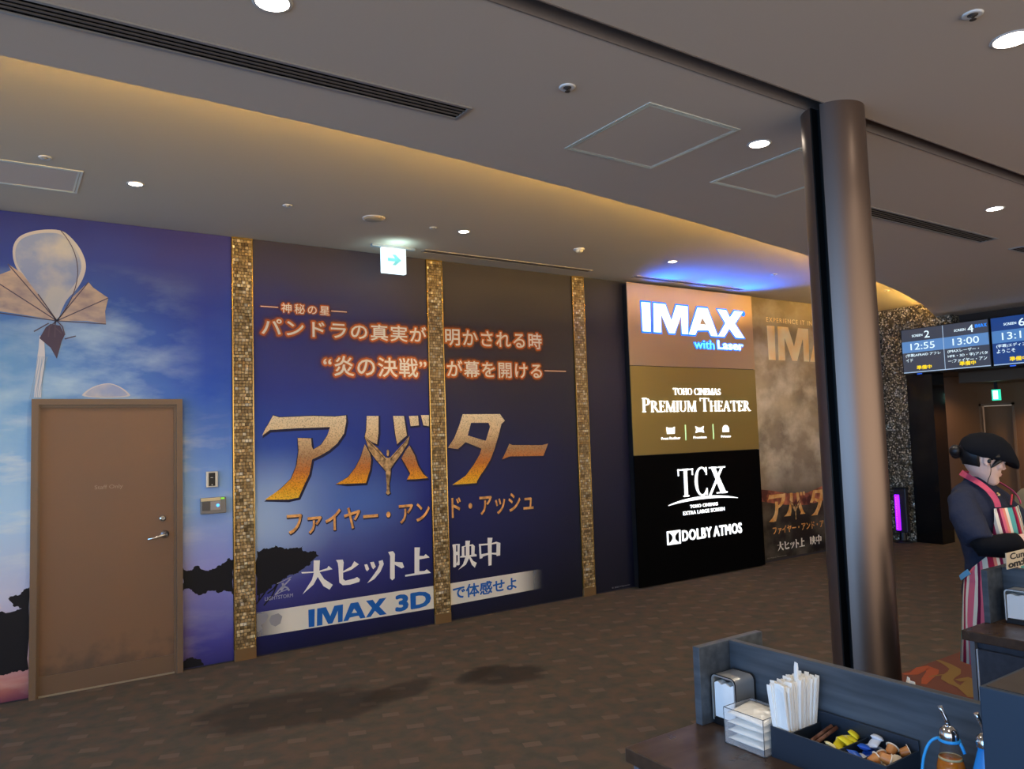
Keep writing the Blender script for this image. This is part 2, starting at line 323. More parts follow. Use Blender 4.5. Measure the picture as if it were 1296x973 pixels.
def carpet():
    M = mat('carpet', rough=.95, spec=.1); N, L, b = nodes(M)
    tcn = N.new('ShaderNodeTexCoord'); mp = N.new('ShaderNodeMapping'); mp.inputs['Rotation'].default_value = (0, 0, .35)
    L.new(tcn.outputs['Object'], mp.inputs[0])
    # small lozenges in rows
    br = N.new('ShaderNodeTexBrick'); br.inputs['Scale'].default_value = 1.0; br.offset = .5
    br.inputs['Brick Width'].default_value = .30; br.inputs['Row Height'].default_value = .17; br.inputs['Mortar Size'].default_value = .0
    br.inputs['Color1'].default_value = (0, 0, 0, 1); br.inputs['Color2'].default_value = (1, 1, 1, 1)
    sep = N.new('ShaderNodeSeparateXYZ'); L.new(mp.outputs[0], sep.inputs[0])
    def cell(inp, size, off):
        a = N.new('ShaderNodeMath'); a.operation = 'MULTIPLY'; a.inputs[1].default_value = 1/size; L.new(inp, a.inputs[0])
        c = N.new('ShaderNodeMath'); c.operation = 'ADD'; L.new(a.outputs[0], c.inputs[0])
        if off is None: c.inputs[1].default_value = 0
        else: L.new(off, c.inputs[1])
        fl = N.new('ShaderNodeMath'); fl.operation = 'FLOOR'; L.new(c.outputs[0], fl.inputs[0])
        fr = N.new('ShaderNodeMath'); fr.operation = 'FRACT'; L.new(c.outputs[0], fr.inputs[0])
        return fl, fr
    fy, ry = cell(sep.outputs[1], .24, None)
    hf = N.new('ShaderNodeMath'); hf.operation = 'MULTIPLY'; hf.inputs[1].default_value = .37; L.new(fy.outputs[0], hf.inputs[0])
    fx, rx = cell(sep.outputs[0], .34, hf.outputs[0])
    def absd(r, w):
        a = N.new('ShaderNodeMath'); a.operation = 'SUBTRACT'; a.inputs[1].default_value = .5; L.new(r.outputs[0], a.inputs[0])
        q = N.new('ShaderNodeMath'); q.operation = 'ABSOLUTE'; L.new(a.outputs[0], q.inputs[0])
        l = N.new('ShaderNodeMath'); l.operation = 'LESS_THAN'; l.inputs[1].default_value = w; L.new(q.outputs[0], l.inputs[0])
        return l
    lx = absd(rx, .15); ly = absd(ry, .13)
    am = N.new('ShaderNodeMath'); am.operation = 'MULTIPLY'; L.new(lx.outputs[0], am.inputs[0]); L.new(ly.outputs[0], am.inputs[1])
    n1 = N.new('ShaderNodeTexNoise'); n1.inputs['Scale'].default_value = 8.5; n1.inputs['Detail'].default_value = 3
    L.new(tcn.outputs['Object'], n1.inputs['Vector'])
    base = ramp(N, [(.32, S(76, 72, 64)), (.46, S(82, 76, 67)), (.54, S(87, 76, 66)), (.66, S(92, 78, 67))]); L.new(n1.outputs[0], base.inputs[0])
    mx = N.new('ShaderNodeMixRGB'); mx.inputs[2].default_value = S(100, 87, 76); L.new(am.outputs[0], mx.inputs[0]); L.new(base.outputs[0], mx.inputs[1])
    # two damp stains with a ragged edge
    n2 = N.new('ShaderNodeTexNoise'); n2.inputs['Scale'].default_value = 4; n2.inputs['Detail'].default_value = 5; L.new(tcn.outputs['Object'], n2.inputs['Vector'])
    last = mx
    for (cx, cy, rx_, ry_, ang, dark) in ((1.60, 4.98, .62, .36, -.25, .50), (2.28, 4.86, .32, .15, .3, .50), (3.02, 4.72, .30, .23, -.4, .42), (2.86, 4.84, .22, .10, .5, .6)):
        mp2 = N.new('ShaderNodeMapping'); mp2.vector_type = 'TEXTURE'; mp2.inputs['Location'].default_value = (cx, cy, 0); mp2.inputs['Rotation'].default_value = (0, 0, ang); mp2.inputs['Scale'].default_value = (rx_, ry_, 1)
        L.new(tcn.outputs['Object'], mp2.inputs[0])
        ln = N.new('ShaderNodeVectorMath'); ln.operation = 'LENGTH'; L.new(mp2.outputs[0], ln.inputs[0])
        ad = N.new('ShaderNodeMath'); ad.operation = 'MULTIPLY_ADD'; ad.inputs[1].default_value = .9; L.new(n2.outputs[0], ad.inputs[0]); L.new(ln.outputs[1], ad.inputs[2])
        mr_ = N.new('ShaderNodeMapRange'); mr_.interpolation_type = 'SMOOTHSTEP'; mr_.inputs[1].default_value = 1.18; mr_.inputs[2].default_value = 1.62; mr_.inputs[3].default_value = 1-dark; mr_.inputs[4].default_value = 0
        L.new(ad.outputs[0], mr_.inputs[0])
        m2 = N.new('ShaderNodeMixRGB'); m2.inputs[2].default_value = S(34, 31, 28); L.new(mr_.outputs[0], m2.inputs[0]); L.new(last.outputs[0], m2.inputs[1]); last = m2
    L.new(last.outputs[0], b.inputs['Base Color'])
    n3 = N.new('ShaderNodeTexNoise'); n3.inputs['Scale'].default_value = 220; L.new(tcn.outputs['Object'], n3.inputs['Vector'])
    bu = N.new('ShaderNodeBump'); bu.inputs['Strength'].default_value = .35; bu.inputs['Distance'].default_value = .004; L.new(n3.outputs[0], bu.inputs['Height']); L.new(bu.outputs[0], b.inputs['Normal'])
    return M
M_carpet = carpet()

# ------------------------------------------------------------------ structure
XL, XR, YB = -4.0, 13.5, -3.5
CZ, CU = 3.20, 3.41
f_ = MB(); f_.box(XL, XR, YB, WALLY+.2, -.1, 0); struct(f_.build('floor', M_carpet), 'brown patterned carpet floor of the foyer')
M_red = mat('carpet_red', S(104, 66, 56), .95, spec=.1); n_ = noise_bump(M_red, 220, .3, .004)
M_or = mat('carpet_orange', S(150, 78, 54), .95, spec=.1); M_ol = mat('carpet_olive', S(124, 98, 58), .95, spec=.1)
f_ = MB(); f_.box(4.35, 10.5, -2.5, 2.97, 0, .003); inlay = struct(f_.build('floor_inlay', M_red), 'red brown carpet zone with swirling bands')
def swirl(pts, wid, name, M, z):
    b = MB(); L_, R_ = [], []
    for i, p in enumerate(pts):
        p = Vector(p); t = (Vector(pts[min(i+1, len(pts)-1)])-Vector(pts[max(0, i-1)])).normalized(); n = Vector((-t.y, t.x))
        w = wid*math.sin(PI*(i+.6)/(len(pts)+.2))**.7
        L_.append(p+n*w); R_.append(p-n*w)
    for i in range(len(pts)-1): b.face([(L_[i].x, L_[i].y, z), (L_[i+1].x, L_[i+1].y, z), (R_[i+1].x, R_[i+1].y, z), (R_[i].x, R_[i].y, z)])
    return b.build(name, M, inlay)
def bez(P, n=24):
    out = []
    for k in range(n+1):
        t = k/n; Q = [Vector(p) for p in P]
        while len(Q) > 1: Q = [Q[i]*(1-t)+Q[i+1]*t for i in range(len(Q)-1)]
        out.append(tuple(Q[0]))
    return out
swirl([(5.116, 2.949), (5.186, 2.912), (5.323, 2.935), (5.385, 2.920), (5.36, 2.88), (5.293, 2.845), (5.132, 2.80), (5.022, 2.76)], .042, 'swirl_band', M_or, .0045)
swirl([(5.60, 2.965), (5.551, 2.875), (5.484, 2.788), (5.397, 2.752), (5.284, 2.735), (5.221, 2.711), (5.173, 2.655), (5.114, 2.554)], .040, 'swirl_band', M_ol, .005)
swirl([(5.19, 2.815), (5.26, 2.795), (5.33, 2.77)], .008, 'swirl_line', M_ol, .0048)
swirl([(5.25, 2.66), (5.34, 2.63), (5.30, 2.58), (5.13, 2.55), (5.0, 2.45)], .05, 'swirl_band', M_ol, .0052)
w_ = MB(); w_.box(XL, 11.2, WALLY+.01, WALLY+.2, 0, 3.6); struct(w_.build('wall_left', mat('wall_dark', S(52, 50, 58), .8)), 'long left wall behind the printed panels')
# lower ceiling: curved edge towards the wall, with a shutter groove
CURVE = [(-4.0, 3.365), (-1.0, 3.365), (0, 3.37), (.37, 3.382), (.82, 3.392), (1.36, 3.418), (2.02, 3.471), (2.86, 3.561), (4.0, 3.707), (4.79, 3.828), (5.8, 3.991), (7.66, 4.421), (8.53, 4.65), (9.73, 5.031), (11.0, 5.52), (11.6, 5.72), (13.5, 6.5)]
c_ = MB()
G0, G1 = 2.02, 2.115
def slab(b, lo, hi, z0, z1):
    n = len(lo)
    for i in range(n-1):
        b.face([(*lo[i], z0), (*hi[i], z0), (*hi[i+1], z0), (*lo[i+1], z0)]); b.face([(*lo[i], z1), (*lo[i+1], z1), (*hi[i+1], z1), (*hi[i], z1)])
        b.face([(*hi[i], z0), (*hi[i], z1), (*hi[i+1], z1), (*hi[i+1], z0)]); b.face([(*lo[i], z0), (*lo[i+1], z0), (*lo[i+1], z1), (*lo[i], z1)])
slab(c_, [(x, G1) for x, _ in CURVE], CURVE, CZ, CZ+.07)
slab(c_, [(XL, YB), (XR, YB)], [(XL, G0), (XR, G0)], CZ, CZ+.07)
c_.box(XL, XR, G0-.01, G1+.01, CZ+.09, CZ+.12)
struct(c_.build('ceiling', M_ceil), 'grey lower ceiling with a curved edge and a shutter groove')
c_ = MB(); c_.box(XL, 11.3, 3.0, WALLY+.2, CU, CU+.1); struct(c_.build('ceiling_upper', M_ceil2), 'raised ceiling strip along the mural wall lit by the cove')
g_ = MB()
for a in (G0, G1-.006): g_.box(XL, XR, a, a+.006, CZ-.003, CZ+.09)
g_ = g_.build('trim_1', mat('groove_steel', S(150, 138, 130), .45, .5)); struct(g_, 'metal edges of the shutter groove in the ceiling')

# cove lamp: a warm LED strip lying on the lower ceiling, just behind its curved edge
cl = MB()
pts = [(x, y-.10) for x, y in CURVE if x > -3.9 and x < 11.05]
for i in range(len(pts)-1):
    (x0, y0), (x1, y1) = pts[i], pts[i+1]
    cl.face([(x0, y0-.012, CZ+.085), (x1, y1-.012, CZ+.085), (x1, y1+.012, CZ+.085), (x0, y0+.012, CZ+.085)])
    cl.face([(x0, y0-.012, CZ+.072), (x0, y0-.012, CZ+.085), (x1, y1-.012, CZ+.085), (x1, y1-.012, CZ+.072)])
    cl.face([(x0, y0+.012, CZ+.072), (x1, y1+.012, CZ+.072), (x1, y1+.012, CZ+.085), (x0, y0+.012, CZ+.085)])
tag(cl.build('cove_light', mat('cove_led', (1, 1, 1, 1), emit=(1.0, .63, .15, 1), es=190)), 'warm light strip hidden behind the curved edge of the lower ceiling', 'light')

# far wall: sparkling mosaic, then a glossy black pier, then the dark lobby beyond
def mosaic_far():
    M = mat('sparkle_mosaic', rough=.3, metal=.35); N, L, b = nodes(M)
    tcn = N.new('ShaderNodeTexCoord'); mp = N.new('ShaderNodeMapping'); mp.inputs['Rotation'].default_value = (PI/4, 0, 0); L.new(tcn.outputs['Object'], mp.inputs[0])
    mul = N.new('ShaderNodeVectorMath'); mul.operation = 'SCALE'; mul.inputs[3].default_value = 56; L.new(mp.outputs[0], mul.inputs[0])
    fl = N.new('ShaderNodeVectorMath'); fl.operation = 'FLOOR'; L.new(mul.outputs[0], fl.inputs[0])
    wn = N.new('ShaderNodeTexWhiteNoise'); L.new(fl.outputs[0], wn.inputs[0])
    r = ramp(N, [(0, S(50, 46, 38)), (.5, S(92, 84, 68)), (.8, S(150, 140, 116)), (1, S(240, 232, 210))]); L.new(wn.outputs[0], r.inputs[0]); L.new(r.outputs[0], b.inputs['Base Color'])
    sb = N.new('ShaderNodeVectorMath'); sb.operation = 'SUBTRACT'; sb.inputs[1].default_value = (.5, .5, .5); L.new(wn.outputs[1], sb.inputs[0])
    sc_ = N.new('ShaderNodeVectorMath'); sc_.operation = 'SCALE'; sc_.inputs[3].default_value = .55; L.new(sb.outputs[0], sc_.inputs[0])
    g = N.new('ShaderNodeNewGeometry'); ad = N.new('ShaderNodeVectorMath'); L.new(g.outputs['Normal'], ad.inputs[0]); L.new(sc_.outputs[0], ad.inputs[1])
    nm = N.new('ShaderNodeVectorMath'); nm.operation = 'NORMALIZE'; L.new(ad.outputs[0], nm.inputs[0]); L.new(nm.outputs[0], b.inputs['Normal'])
    return M
w_ = MB(); w_.box(11.0, 11.2, 5.99, WALLY, 0, CU)
w_.box(11.0, 11.2, 5.3, 5.99, 2.45, CU)
struct(w_.build('wall_far', mosaic_far()), 'sparkling dark mosaic wall at the far end')
w_ = MB(); w_.box(10.97, 11.3, 5.62, 5.985, 0, 2.6); struct(w_.build('wall_pier', mat('gloss_black', S(12, 11, 11), .12)), 'glossy black pier beside the mosaic wall')
M_br = mat('brown_panel', S(106, 70, 38), .55); N, L, b = nodes(M_br)
M_dbr = mat('dark_brown', S(58, 44, 34), .6)
w_ = MB(); w_.box(11.2, 11.4, YB, 5.7, 2.42, CZ); struct(w_.build('wall_bulkhead', M_dbr), 'dark brown bulkhead above the lobby opening')
w_ = MB(); w_.box(12.6, 12.75, YB, 5.27, 0, 2.5); w_.box(12.6, 12.75, 5.76, 7.6, 0, 2.5); w_.box(12.6, 12.75, 5.27, 5.76, 1.96, 2.5)
w_.box(11.3, 12.6, 7.2, 7.3, 0, 2.5)
struct(w_.build('wall_lobby', M_br), 'brown panelled wall of the lobby beyond the opening')
w_ = MB(); w_.box(11.25, 13.4, YB, 7.3, 2.42, 2.5); struct(w_.build('ceiling_lobby', M_dbr), 'dark ceiling of the lobby')
w_ = MB(); w_.box(11.7, 12.6, YB, 5.6, 2.27, 2.42); struct(w_.build('ceiling_lobby_drop', mat('drop_brown', S(88, 70, 52), .6)), 'dropped soffit in the lobby')
w_ = MB(); w_.box(12.585, 12.6, 5.80, 7.2, 0, .16); struct(w_.build('baseboard_lobby', mat('base_grey', S(140, 126, 104), .6)), 'pale baseboard of the lobby wall')
d3 = thing('door_2', 'brown recessed door in the far lobby', 'door', (12.62, 5.515, 0)); d3['kind'] = 'structure'
MB().box(12.68, 12.72, 5.30, 5.73, .01, 1.93).build('door_leaf', mat('lobby_door', S(120, 82, 48), .5), d3)
MB().box(12.59, 12.64, 5.735, 5.765, 0, 1.97).box(12.59, 12.64, 5.265, 5.30, 0, 1.97).box(12.59, 12.64, 5.265, 5.765, 1.935, 1.97).build('door_frame', mat('lobby_frame', S(112, 84, 60), .5), d3)
for y_, e_ in ((4.7, 14), (6.5, 7)):
    lt = bpy.data.lights.new('lobby_lamp', 'SPOT'); lt.energy = e_*5; lt.color = (1, .74, .42); lt.spot_size = 2.2; lt.spot_blend = .9; lt.shadow_soft_size = .08
    lo = bpy.data.objects.new('lobby_lamp', lt); COL.objects.link(lo); lo.location = (12.2, y_, 2.2 if y_ < 5.6 else 2.38)

# ------------------------------------------------------------------ staff door in the mural wall
M_door = mat('door_brown', S(118, 89, 67), .42); N, L, b = nodes(M_door)
tcn = N.new('ShaderNodeTexCoord'); n1 = N.new('ShaderNodeTexNoise'); n1.inputs['Scale'].default_value = 7; n1.inputs['Detail'].default_value = 6; L.new(tcn.outputs['Object'], n1.inputs['Vector'])
sp = N.new('ShaderNodeSeparateXYZ'); L.new(tcn.outputs['Object'], sp.inputs[0])
k1 = N.new('ShaderNodeMapRange'); k1.inputs[1].default_value = .62; k1.inputs[2].default_value = .05; L.new(sp.outputs[2], k1.inputs[0])
k2 = N.new('ShaderNodeMath'); k2.operation = 'MULTIPLY'; L.new(k1.outputs[0], k2.inputs[0]); L.new(n1.outputs[0], k2.inputs[1])
r = ramp(N, [(.28, (0, 0, 0, 1)), (.46, (1, 1, 1, 1))]); L.new(k2.outputs[0], r.inputs[0])
mx = N.new('ShaderNodeMixRGB'); mx.inputs[1].default_value = S(118, 89, 67); mx.inputs[2].default_value = S(92, 74, 60); L.new(r.outputs[0], mx.inputs[0]); L.new(mx.outputs[0], b.inputs['Base Color'])
M_frame = mat('door_frame_brown', S(112, 90, 70), .38)
dr = thing('door_1', 'brown steel staff door set in the printed sky panel', 'door', (.68, WALLY, 0)); dr['kind'] = 'structure'
MB().box(.183, .225, 6.315, 6.40, 0, 2.030).box(1.130, 1.172, 6.315, 6.40, 0, 2.030).box(.183, 1.172, 6.315, 6.40, 2.030, 2.072).box(.2252, .24, 6.335, 6.40, 0, 2.012).box(1.115, 1.1298, 6.335, 6.40, 0, 2.012).box(.2252, 1.1298, 6.335, 6.40, 2.012, 2.0298).build('door_frame', M_frame, dr)
leaf = MB().box(.228, 1.127, 6.350, 6.39, .012, 2.018, .002).build('door_leaf', M_door, dr)
tx = MB(); text_fit(tx, 'Staff Only', .578, .764, 1.405, 1.442, on_wall(6.3492), .004); tx.build('lettering', mat('door_letter', S(150, 128, 108), .35), leaf)
h = MB()
h.lathe((1.050, 6.349, 1.045), [(.030, 0), (.030, -.008), (.012, -.012), (.012, -.05)], 20, 'Y')
h.tube([(1.050, 6.300, 1.045), (1.03, 6.297, 1.043), (.98, 6.297, 1.030), (.925, 6.299, 1.022)], [.012, .011, .010, .009], 12)
h.build('door_handle', M_chrome, dr)
MB().lathe((1.035, 6.349, 1.165), [(.024, 0), (.024, -.010), (.012, -.016)], 20, 'Y').build('lock_cylinder', M_chrome, dr)
MB().box(.230, 1.125, 6.345, 6.352, .012, .14).build('kick_plate', mat('kick', S(116, 94, 76), .3, .2), dr)
MB().box(.225, 1.13, 6.34, 6.40, 0, .012).build('threshold', mat('sill_steel', S(190, 180, 160), .3, .8), dr)

# ------------------------------------------------------------------ printed mural panels
def print_mat(name, x0, x1, left, right, cloud=None, rough=.5, glow=None):
    """colours of a printed artwork, some with cove light painted in at the top: two vertical colour runs blended across the width"""
    M = mat(name, rough=rough, spec=.3); N, L, b = nodes(M)
    tcn = N.new('ShaderNodeTexCoord'); sp = N.new('ShaderNodeSeparateXYZ')
    ns = N.new('ShaderNodeTexNoise'); ns.inputs['Scale'].default_value = 1.1; ns.inputs['Detail'].default_value = 3; L.new(tcn.outputs['Object'], ns.inputs['Vector'])
    L.new(tcn.outputs['Object'], sp.inputs[0])
    zz = N.new('ShaderNodeMapRange'); zz.inputs[1].default_value = 0; zz.inputs[2].default_value = 3.41; L.new(sp.outputs[2], zz.inputs[0])
    w = N.new('ShaderNodeMath'); w.operation = 'MULTIPLY_ADD'; w.inputs[1].default_value = .14; L.new(ns.outputs[0], w.inputs[0])
    o = N.new('ShaderNodeMath'); o.operation = 'SUBTRACT'; o.inputs[1].default_value = .07; L.new(zz.outputs[0], o.inputs[0]); L.new(o.outputs[0], w.inputs[2])
    xx = N.new('ShaderNodeMapRange'); xx.inputs[1].default_value = x0; xx.inputs[2].default_value = x1; L.new(sp.outputs[0], xx.inputs[0])
    xn = N.new('ShaderNodeMath'); xn.operation = 'MULTIPLY_ADD'; xn.inputs[1].default_value = .3; L.new(ns.outputs[0], xn.inputs[0])
    xo = N.new('ShaderNodeMath'); xo.operation = 'SUBTRACT'; xo.inputs[1].default_value = .15; xo.use_clamp = True; L.new(xx.outputs[0], xo.inputs[0]); L.new(xo.outputs[0], xn.inputs[2]); xn.use_clamp = True
    rl = ramp(N, [(z/3.41, c) for z, c in left]); rr = ramp(N, [(z/3.41, c) for z, c in right])
    L.new(w.outputs[0], rl.inputs[0]); L.new(w.outputs[0], rr.inputs[0])
    mx = N.new('ShaderNodeMixRGB'); L.new(xn.outputs[0], mx.inputs[0]); L.new(rl.outputs[0], mx.inputs[1]); L.new(rr.outputs[0], mx.inputs[2])
    out = mx
    for cl in (cloud or ()):
        mp = N.new('ShaderNodeMapping'); mp.inputs['Scale'].default_value = cl['scale']; mp.inputs['Rotation'].default_value = (0, cl.get('rot', 0), 0); mp.inputs['Location'].default_value = cl.get('loc', (0, 0, 0)); L.new(tcn.outputs['Object'], mp.inputs[0])
        n2 = N.new('ShaderNodeTexNoise'); n2.inputs['Scale'].default_value = 1; n2.inputs['Detail'].default_value = 6; n2.inputs['Roughness'].default_value = .55; L.new(mp.outputs[0], n2.inputs['Vector'])
        r2 = ramp(N, [(cl['lo'], (0, 0, 0, 1)), (cl['hi'], (1, 1, 1, 1))]); L.new(n2.outputs[0], r2.inputs[0])
        zm = ramp(N, [(z/3.41, (v, v, v, 1)) for z, v in cl['z']]); L.new(zz.outputs[0], zm.inputs[0])
        xm = ramp(N, [(x_, (v, v, v, 1)) for x_, v in cl.get('x', [(0, 1), (1, 1)])]); L.new(xx.outputs[0], xm.inputs[0])
        a = N.new('ShaderNodeMath'); a.operation = 'MULTIPLY'; L.new(r2.outputs[0], a.inputs[0]); L.new(zm.outputs[0], a.inputs[1])
        a2 = N.new('ShaderNodeMath'); a2.operation = 'MULTIPLY'; L.new(a.outputs[0], a2.inputs[0]); L.new(xm.outputs[0], a2.inputs[1])
        m3 = N.new('ShaderNodeMixRGB'); m3.inputs[2].default_value = cl['col']; L.new(a2.outputs[0], m3.inputs[0]); L.new(out.outputs[0], m3.inputs[1]); out = m3
    for gx, gz, rx_, rz_, c, k in (glow or ()):
        mp = N.new('ShaderNodeMapping'); mp.vector_type = 'TEXTURE'; mp.inputs['Location'].default_value = (gx, 0, gz); mp.inputs['Scale'].default_value = (rx_, 1, rz_); L.new(tcn.outputs['Object'], mp.inputs[0])
        ln = N.new('ShaderNodeVectorMath'); ln.operation = 'LENGTH'; L.new(mp.outputs[0], ln.inputs[0])
        r3 = N.new('ShaderNodeMapRange'); r3.interpolation_type = 'SMOOTHSTEP'; r3.inputs[1].default_value = 0; r3.inputs[2].default_value = 1; r3.inputs[3].default_value = k; r3.inputs[4].default_value = 0; L.new(ln.outputs[1], r3.inputs[0])
        m4 = N.new('ShaderNodeMixRGB'); m4.inputs[2].default_value = c; L.new(r3.outputs[0], m4.inputs[0]); L.new(out.outputs[0], m4.inputs[1]); out = m4
    L.new(out.outputs[0], b.inputs['Base Color'])
    return M
P1 = print_mat('print_sky', -.2, 1.36,
    [(0, S(120, 62, 74)), (.10, S(196, 124, 104)), (.22, S(214, 168, 160)), (.42, S(206, 186, 200)), (.75, S(205, 208, 222)), (1.2, S(182, 216, 236)), (1.9, S(140, 190, 220)), (2.45, S(118, 168, 206)), (2.8, S(72, 116, 186)), (3.1, S(44, 72, 156)), (3.41, S(44, 56, 130))],
    [(0, S(34, 36, 98)), (.3, S(66, 64, 146)), (.75, S(146, 148, 210)), (1.2, S(138, 176, 228)), (1.6, S(92, 136, 212)), (2.1, S(40, 88, 188)), (2.6, S(40, 74, 172)), (3.0, S(54, 62, 142)), (3.41, S(62, 56, 120))],
    cloud=[dict(scale=(1.5, 1, 3.6), rot=-.55, loc=(.3, 0, .2), lo=.44, hi=.70, z=[(1.2, .0), (1.7, .5), (2.1, .9), (2.6, .7), (2.95, .3), (3.1, 0)], x=[(0, .9), (.6, .95), (.88, .4), (1, .05)], col=S(196, 220, 224)),
           dict(scale=(1.6, 1, 6), rot=-.2, loc=(3, 0, 1), lo=.50, hi=.68, z=[(.8, .2), (1.2, .7), (1.7, .8), (2.0, .3), (2.2, 0)], x=[(0, 1), (.8, .9), (1, .3)], col=S(242, 242, 230))])
P2 = print_mat('print_blue', 1.0-1.0+1.74, 3.34,
    [(0, S(12, 16, 60)), (.3, S(26, 30, 92)), (.62, S(70, 72, 150)), (.95, S(110, 135, 200)), (1.3, S(95, 130, 200)), (1.7, S(38, 78, 172)), (2.2, S(36, 58, 150)), (2.7, S(52, 58, 130)), (3.1, S(58, 56, 92)), (3.41, S(58, 54, 72))],
    [(0, S(10, 13, 44)), (.4, S(18, 24, 74)), (.8, S(22, 32, 108)), (1.4, S(24, 38, 126)), (1.9, S(36, 42, 118)), (2.4, S(52, 52, 90)), (2.9, S(66, 60, 70)), (3.41, S(64, 57, 60))],  # brownish upper run has the cove's warm light painted in
    glow=[(1.78, 1.08, .75, .62, S(176, 202, 228), .75), (2.6, 1.15, .75, .34, S(66, 110, 195), .55)])
P3 = print_mat('print_navy_lit_top', 3.5, 5.1,  # upper stops browned: warm cove light put into the navy print
    [(0, S(10, 14, 42)), (.5, S(18, 24, 72)), (1.1, S(26, 36, 100)), (1.8, S(30, 36, 80)), (2.3, S(52, 48, 66)), (2.9, S(70, 62, 62)), (3.41, S(68, 60, 58))],
    [(0, S(8, 10, 26)), (.5, S(16, 20, 46)), (1.4, S(26, 30, 58)), (2.1, S(40, 40, 52)), (2.7, S(62, 56, 54)), (3.41, S(62, 55, 52))])
P4 = print_mat('print_plain', 5.2, 5.8,
    [(0, S(14, 16, 34)), (1.0, S(28, 30, 54)), (2.2, S(44, 42, 58)), (3.41, S(52, 48, 52))], [(0, S(14, 16, 34)), (1.0, S(28, 30, 54)), (2.2, S(44, 42, 58)), (3.41, S(52, 48, 52))])
def panel(x0, x1, M, label, holes=None):
    t = thing('mural_panel', label, 'mural', (0, WALLY, 0))
    b = MB()
    if holes:
        hx0, hx1, hz = holes
        b.box(x0, hx0, WALLY, WALLY+.008, 0.012, CU-.002); b.box(hx1, x1, WALLY, WALLY+.008, .012, CU-.002); b.box(hx0, hx1, WALLY, WALLY+.008, hz, CU-.002)
    else: b.box(x0, x1, WALLY, WALLY+.008, .012, CU-.002)
    b.build('printed_sheet', M, t)
    return t
p1 = panel(-3.9, 1.553, P1, 'printed blue sky panel with pale balloon and clouds around the staff door', (.19, 1.165, 2.068))
p2 = panel(1.726, 3.338, P2, 'blue printed panel with bronze title letters and a black tree at its lower left')
p3 = panel(3.51, 5.093, P3, 'dark navy printed panel between the second and third mosaic strips with long bar letter')
p4 = panel(5.263, 5.83, P4, 'plain dark blue panel without lettering, left of the illuminated sign')

M_sil = mat('print_black', S(16, 17, 26), .5, spec=.3)
def sil(key, parent, name='tree_silhouette', M=None, y=WALLY-.0012):
    return put(MB(), key, y).build(name, M or M_sil, parent)
def ragged(key, n=3, amp=.012):
    for c in range(len(DATA[key])):
        P = [Vector(p) for p in DATA[key][c]]
        for it in range(n):
            Q = []
            for i in range(len(P)):
                a, b_ = P[i], P[(i+1) % len(P)]; d = b_-a
                Q.append(a)
                if d.length > .012: Q.append((a+b_)/2+Vector((-d.y, d.x)).normalized()*random.uniform(-1, 1)*min(amp, d.length*.3))
            P = Q; 
        DATA[key][c] = [tuple(p) for p in P]
for k in ('TREE', 'TREE1', 'SHRUB1', 'TREE0'): ragged(k)
# keep the foliage inside its panel
for k, lo, hi in (('TREE1', 1.172, 1.553), ('SHRUB1', 1.172, 1.553), ('TREE0', -.3, .183), ('TREE', 1.728, 3.3), ('BAND2', 1.727, 3.337), ('BAND3', 3.511, 5.09), ('GHOST', 1.728, 3.3)):
    for c in range(len(DATA[k])): DATA[k][c] = [(min(max(a, lo), hi), max(b_, .014)) for a, b_ in DATA[k][c]]
sil('TREE1', p1); sil('SHRUB1', p1, 'shrub_silhouette'); sil('TREE0', p1)
sil('TREE', p2)
br_ = MB()
for pts in ([(1.73, .42), (1.80, .50), (1.84, .58), (1.90, .64)], [(1.75, .44), (1.76, .52), (1.80, .60)], [(1.79, .40), (1.86, .47), (1.90, .55), (1.95, .60)], [(1.82, .49), (1.87, .52), (1.92, .58)]):
    for i in range(len(pts)-1):
        a, b_ = Vector(pts[i]), Vector(pts[i+1]); n = Vector((-(b_-a).y, (b_-a).x)).normalized()*.006
        br_.face([(*(a+n).to_tuple(), 0), (*(b_+n).to_tuple(), 0), (*(b_-n).to_tuple(), 0), (*(a-n).to_tuple(), 0)])
br_.xf(Matrix(((1, 0, 0, 0), (0, 0, 1, WALLY-.0014), (0, 1, 0, 0), (0, 0, 0, 1)))); br_.build('branch_silhouette', M_sil, p2)

# the airship stand-in: plain balloon, two fan sails, strands
def two_tone(name, c0, c1, scale, lo=.4, hi=.65, stretch=(1, 1, 1), rot=0):
    M = mat(name, rough=.5, spec=.3); N, L, b = nodes(M); tcn = N.new('ShaderNodeTexCoord'); mp = N.new('ShaderNodeMapping'); mp.inputs['Scale'].default_value = stretch; mp.inputs['Rotation'].default_value = (0, rot, 0)
    n = N.new('ShaderNodeTexNoise'); n.inputs['Scale'].default_value = scale; n.inputs['Detail'].default_value = 6; L.new(tcn.outputs['Object'], mp.inputs[0]); L.new(mp.outputs[0], n.inputs['Vector'])
    r = ramp(N, [(lo, c0), (hi, c1)]); L.new(n.outputs[0], r.inputs[0]); L.new(r.outputs[0], b.inputs['Base Color'])
    return M
M_bal = two_tone('print_balloon', S(150, 162, 192), S(202, 196, 186), 4.5)
M_balr = mat('print_balloon_rim', S(206, 198, 190), .5, spec=.3)
M_sail = two_tone('print_sail', S(206, 178, 152), S(158, 138, 136), 7, .42, .7, (1, 1, 2))
M_line = mat('print_seam', S(92, 80, 92), .5, spec=.3)
M_str = mat('print_strand', S(214, 210, 206), .5, spec=.3)
def smooth_poly(pts, n=2):
    P = [Vector(p) for p in pts]
    for _ in range(n):
        Q = []
        for i in range(len(P)):
            a, b_ = P[i], P[(i+1) % len(P)]; Q += [a*.75+b_*.25, a*.25+b_*.75]
        P = Q
    return [tuple(p) for p in P]
for k in ('BALLOON', 'BALLOON2'): DATA[k] = [smooth_poly(DATA[k][0])]
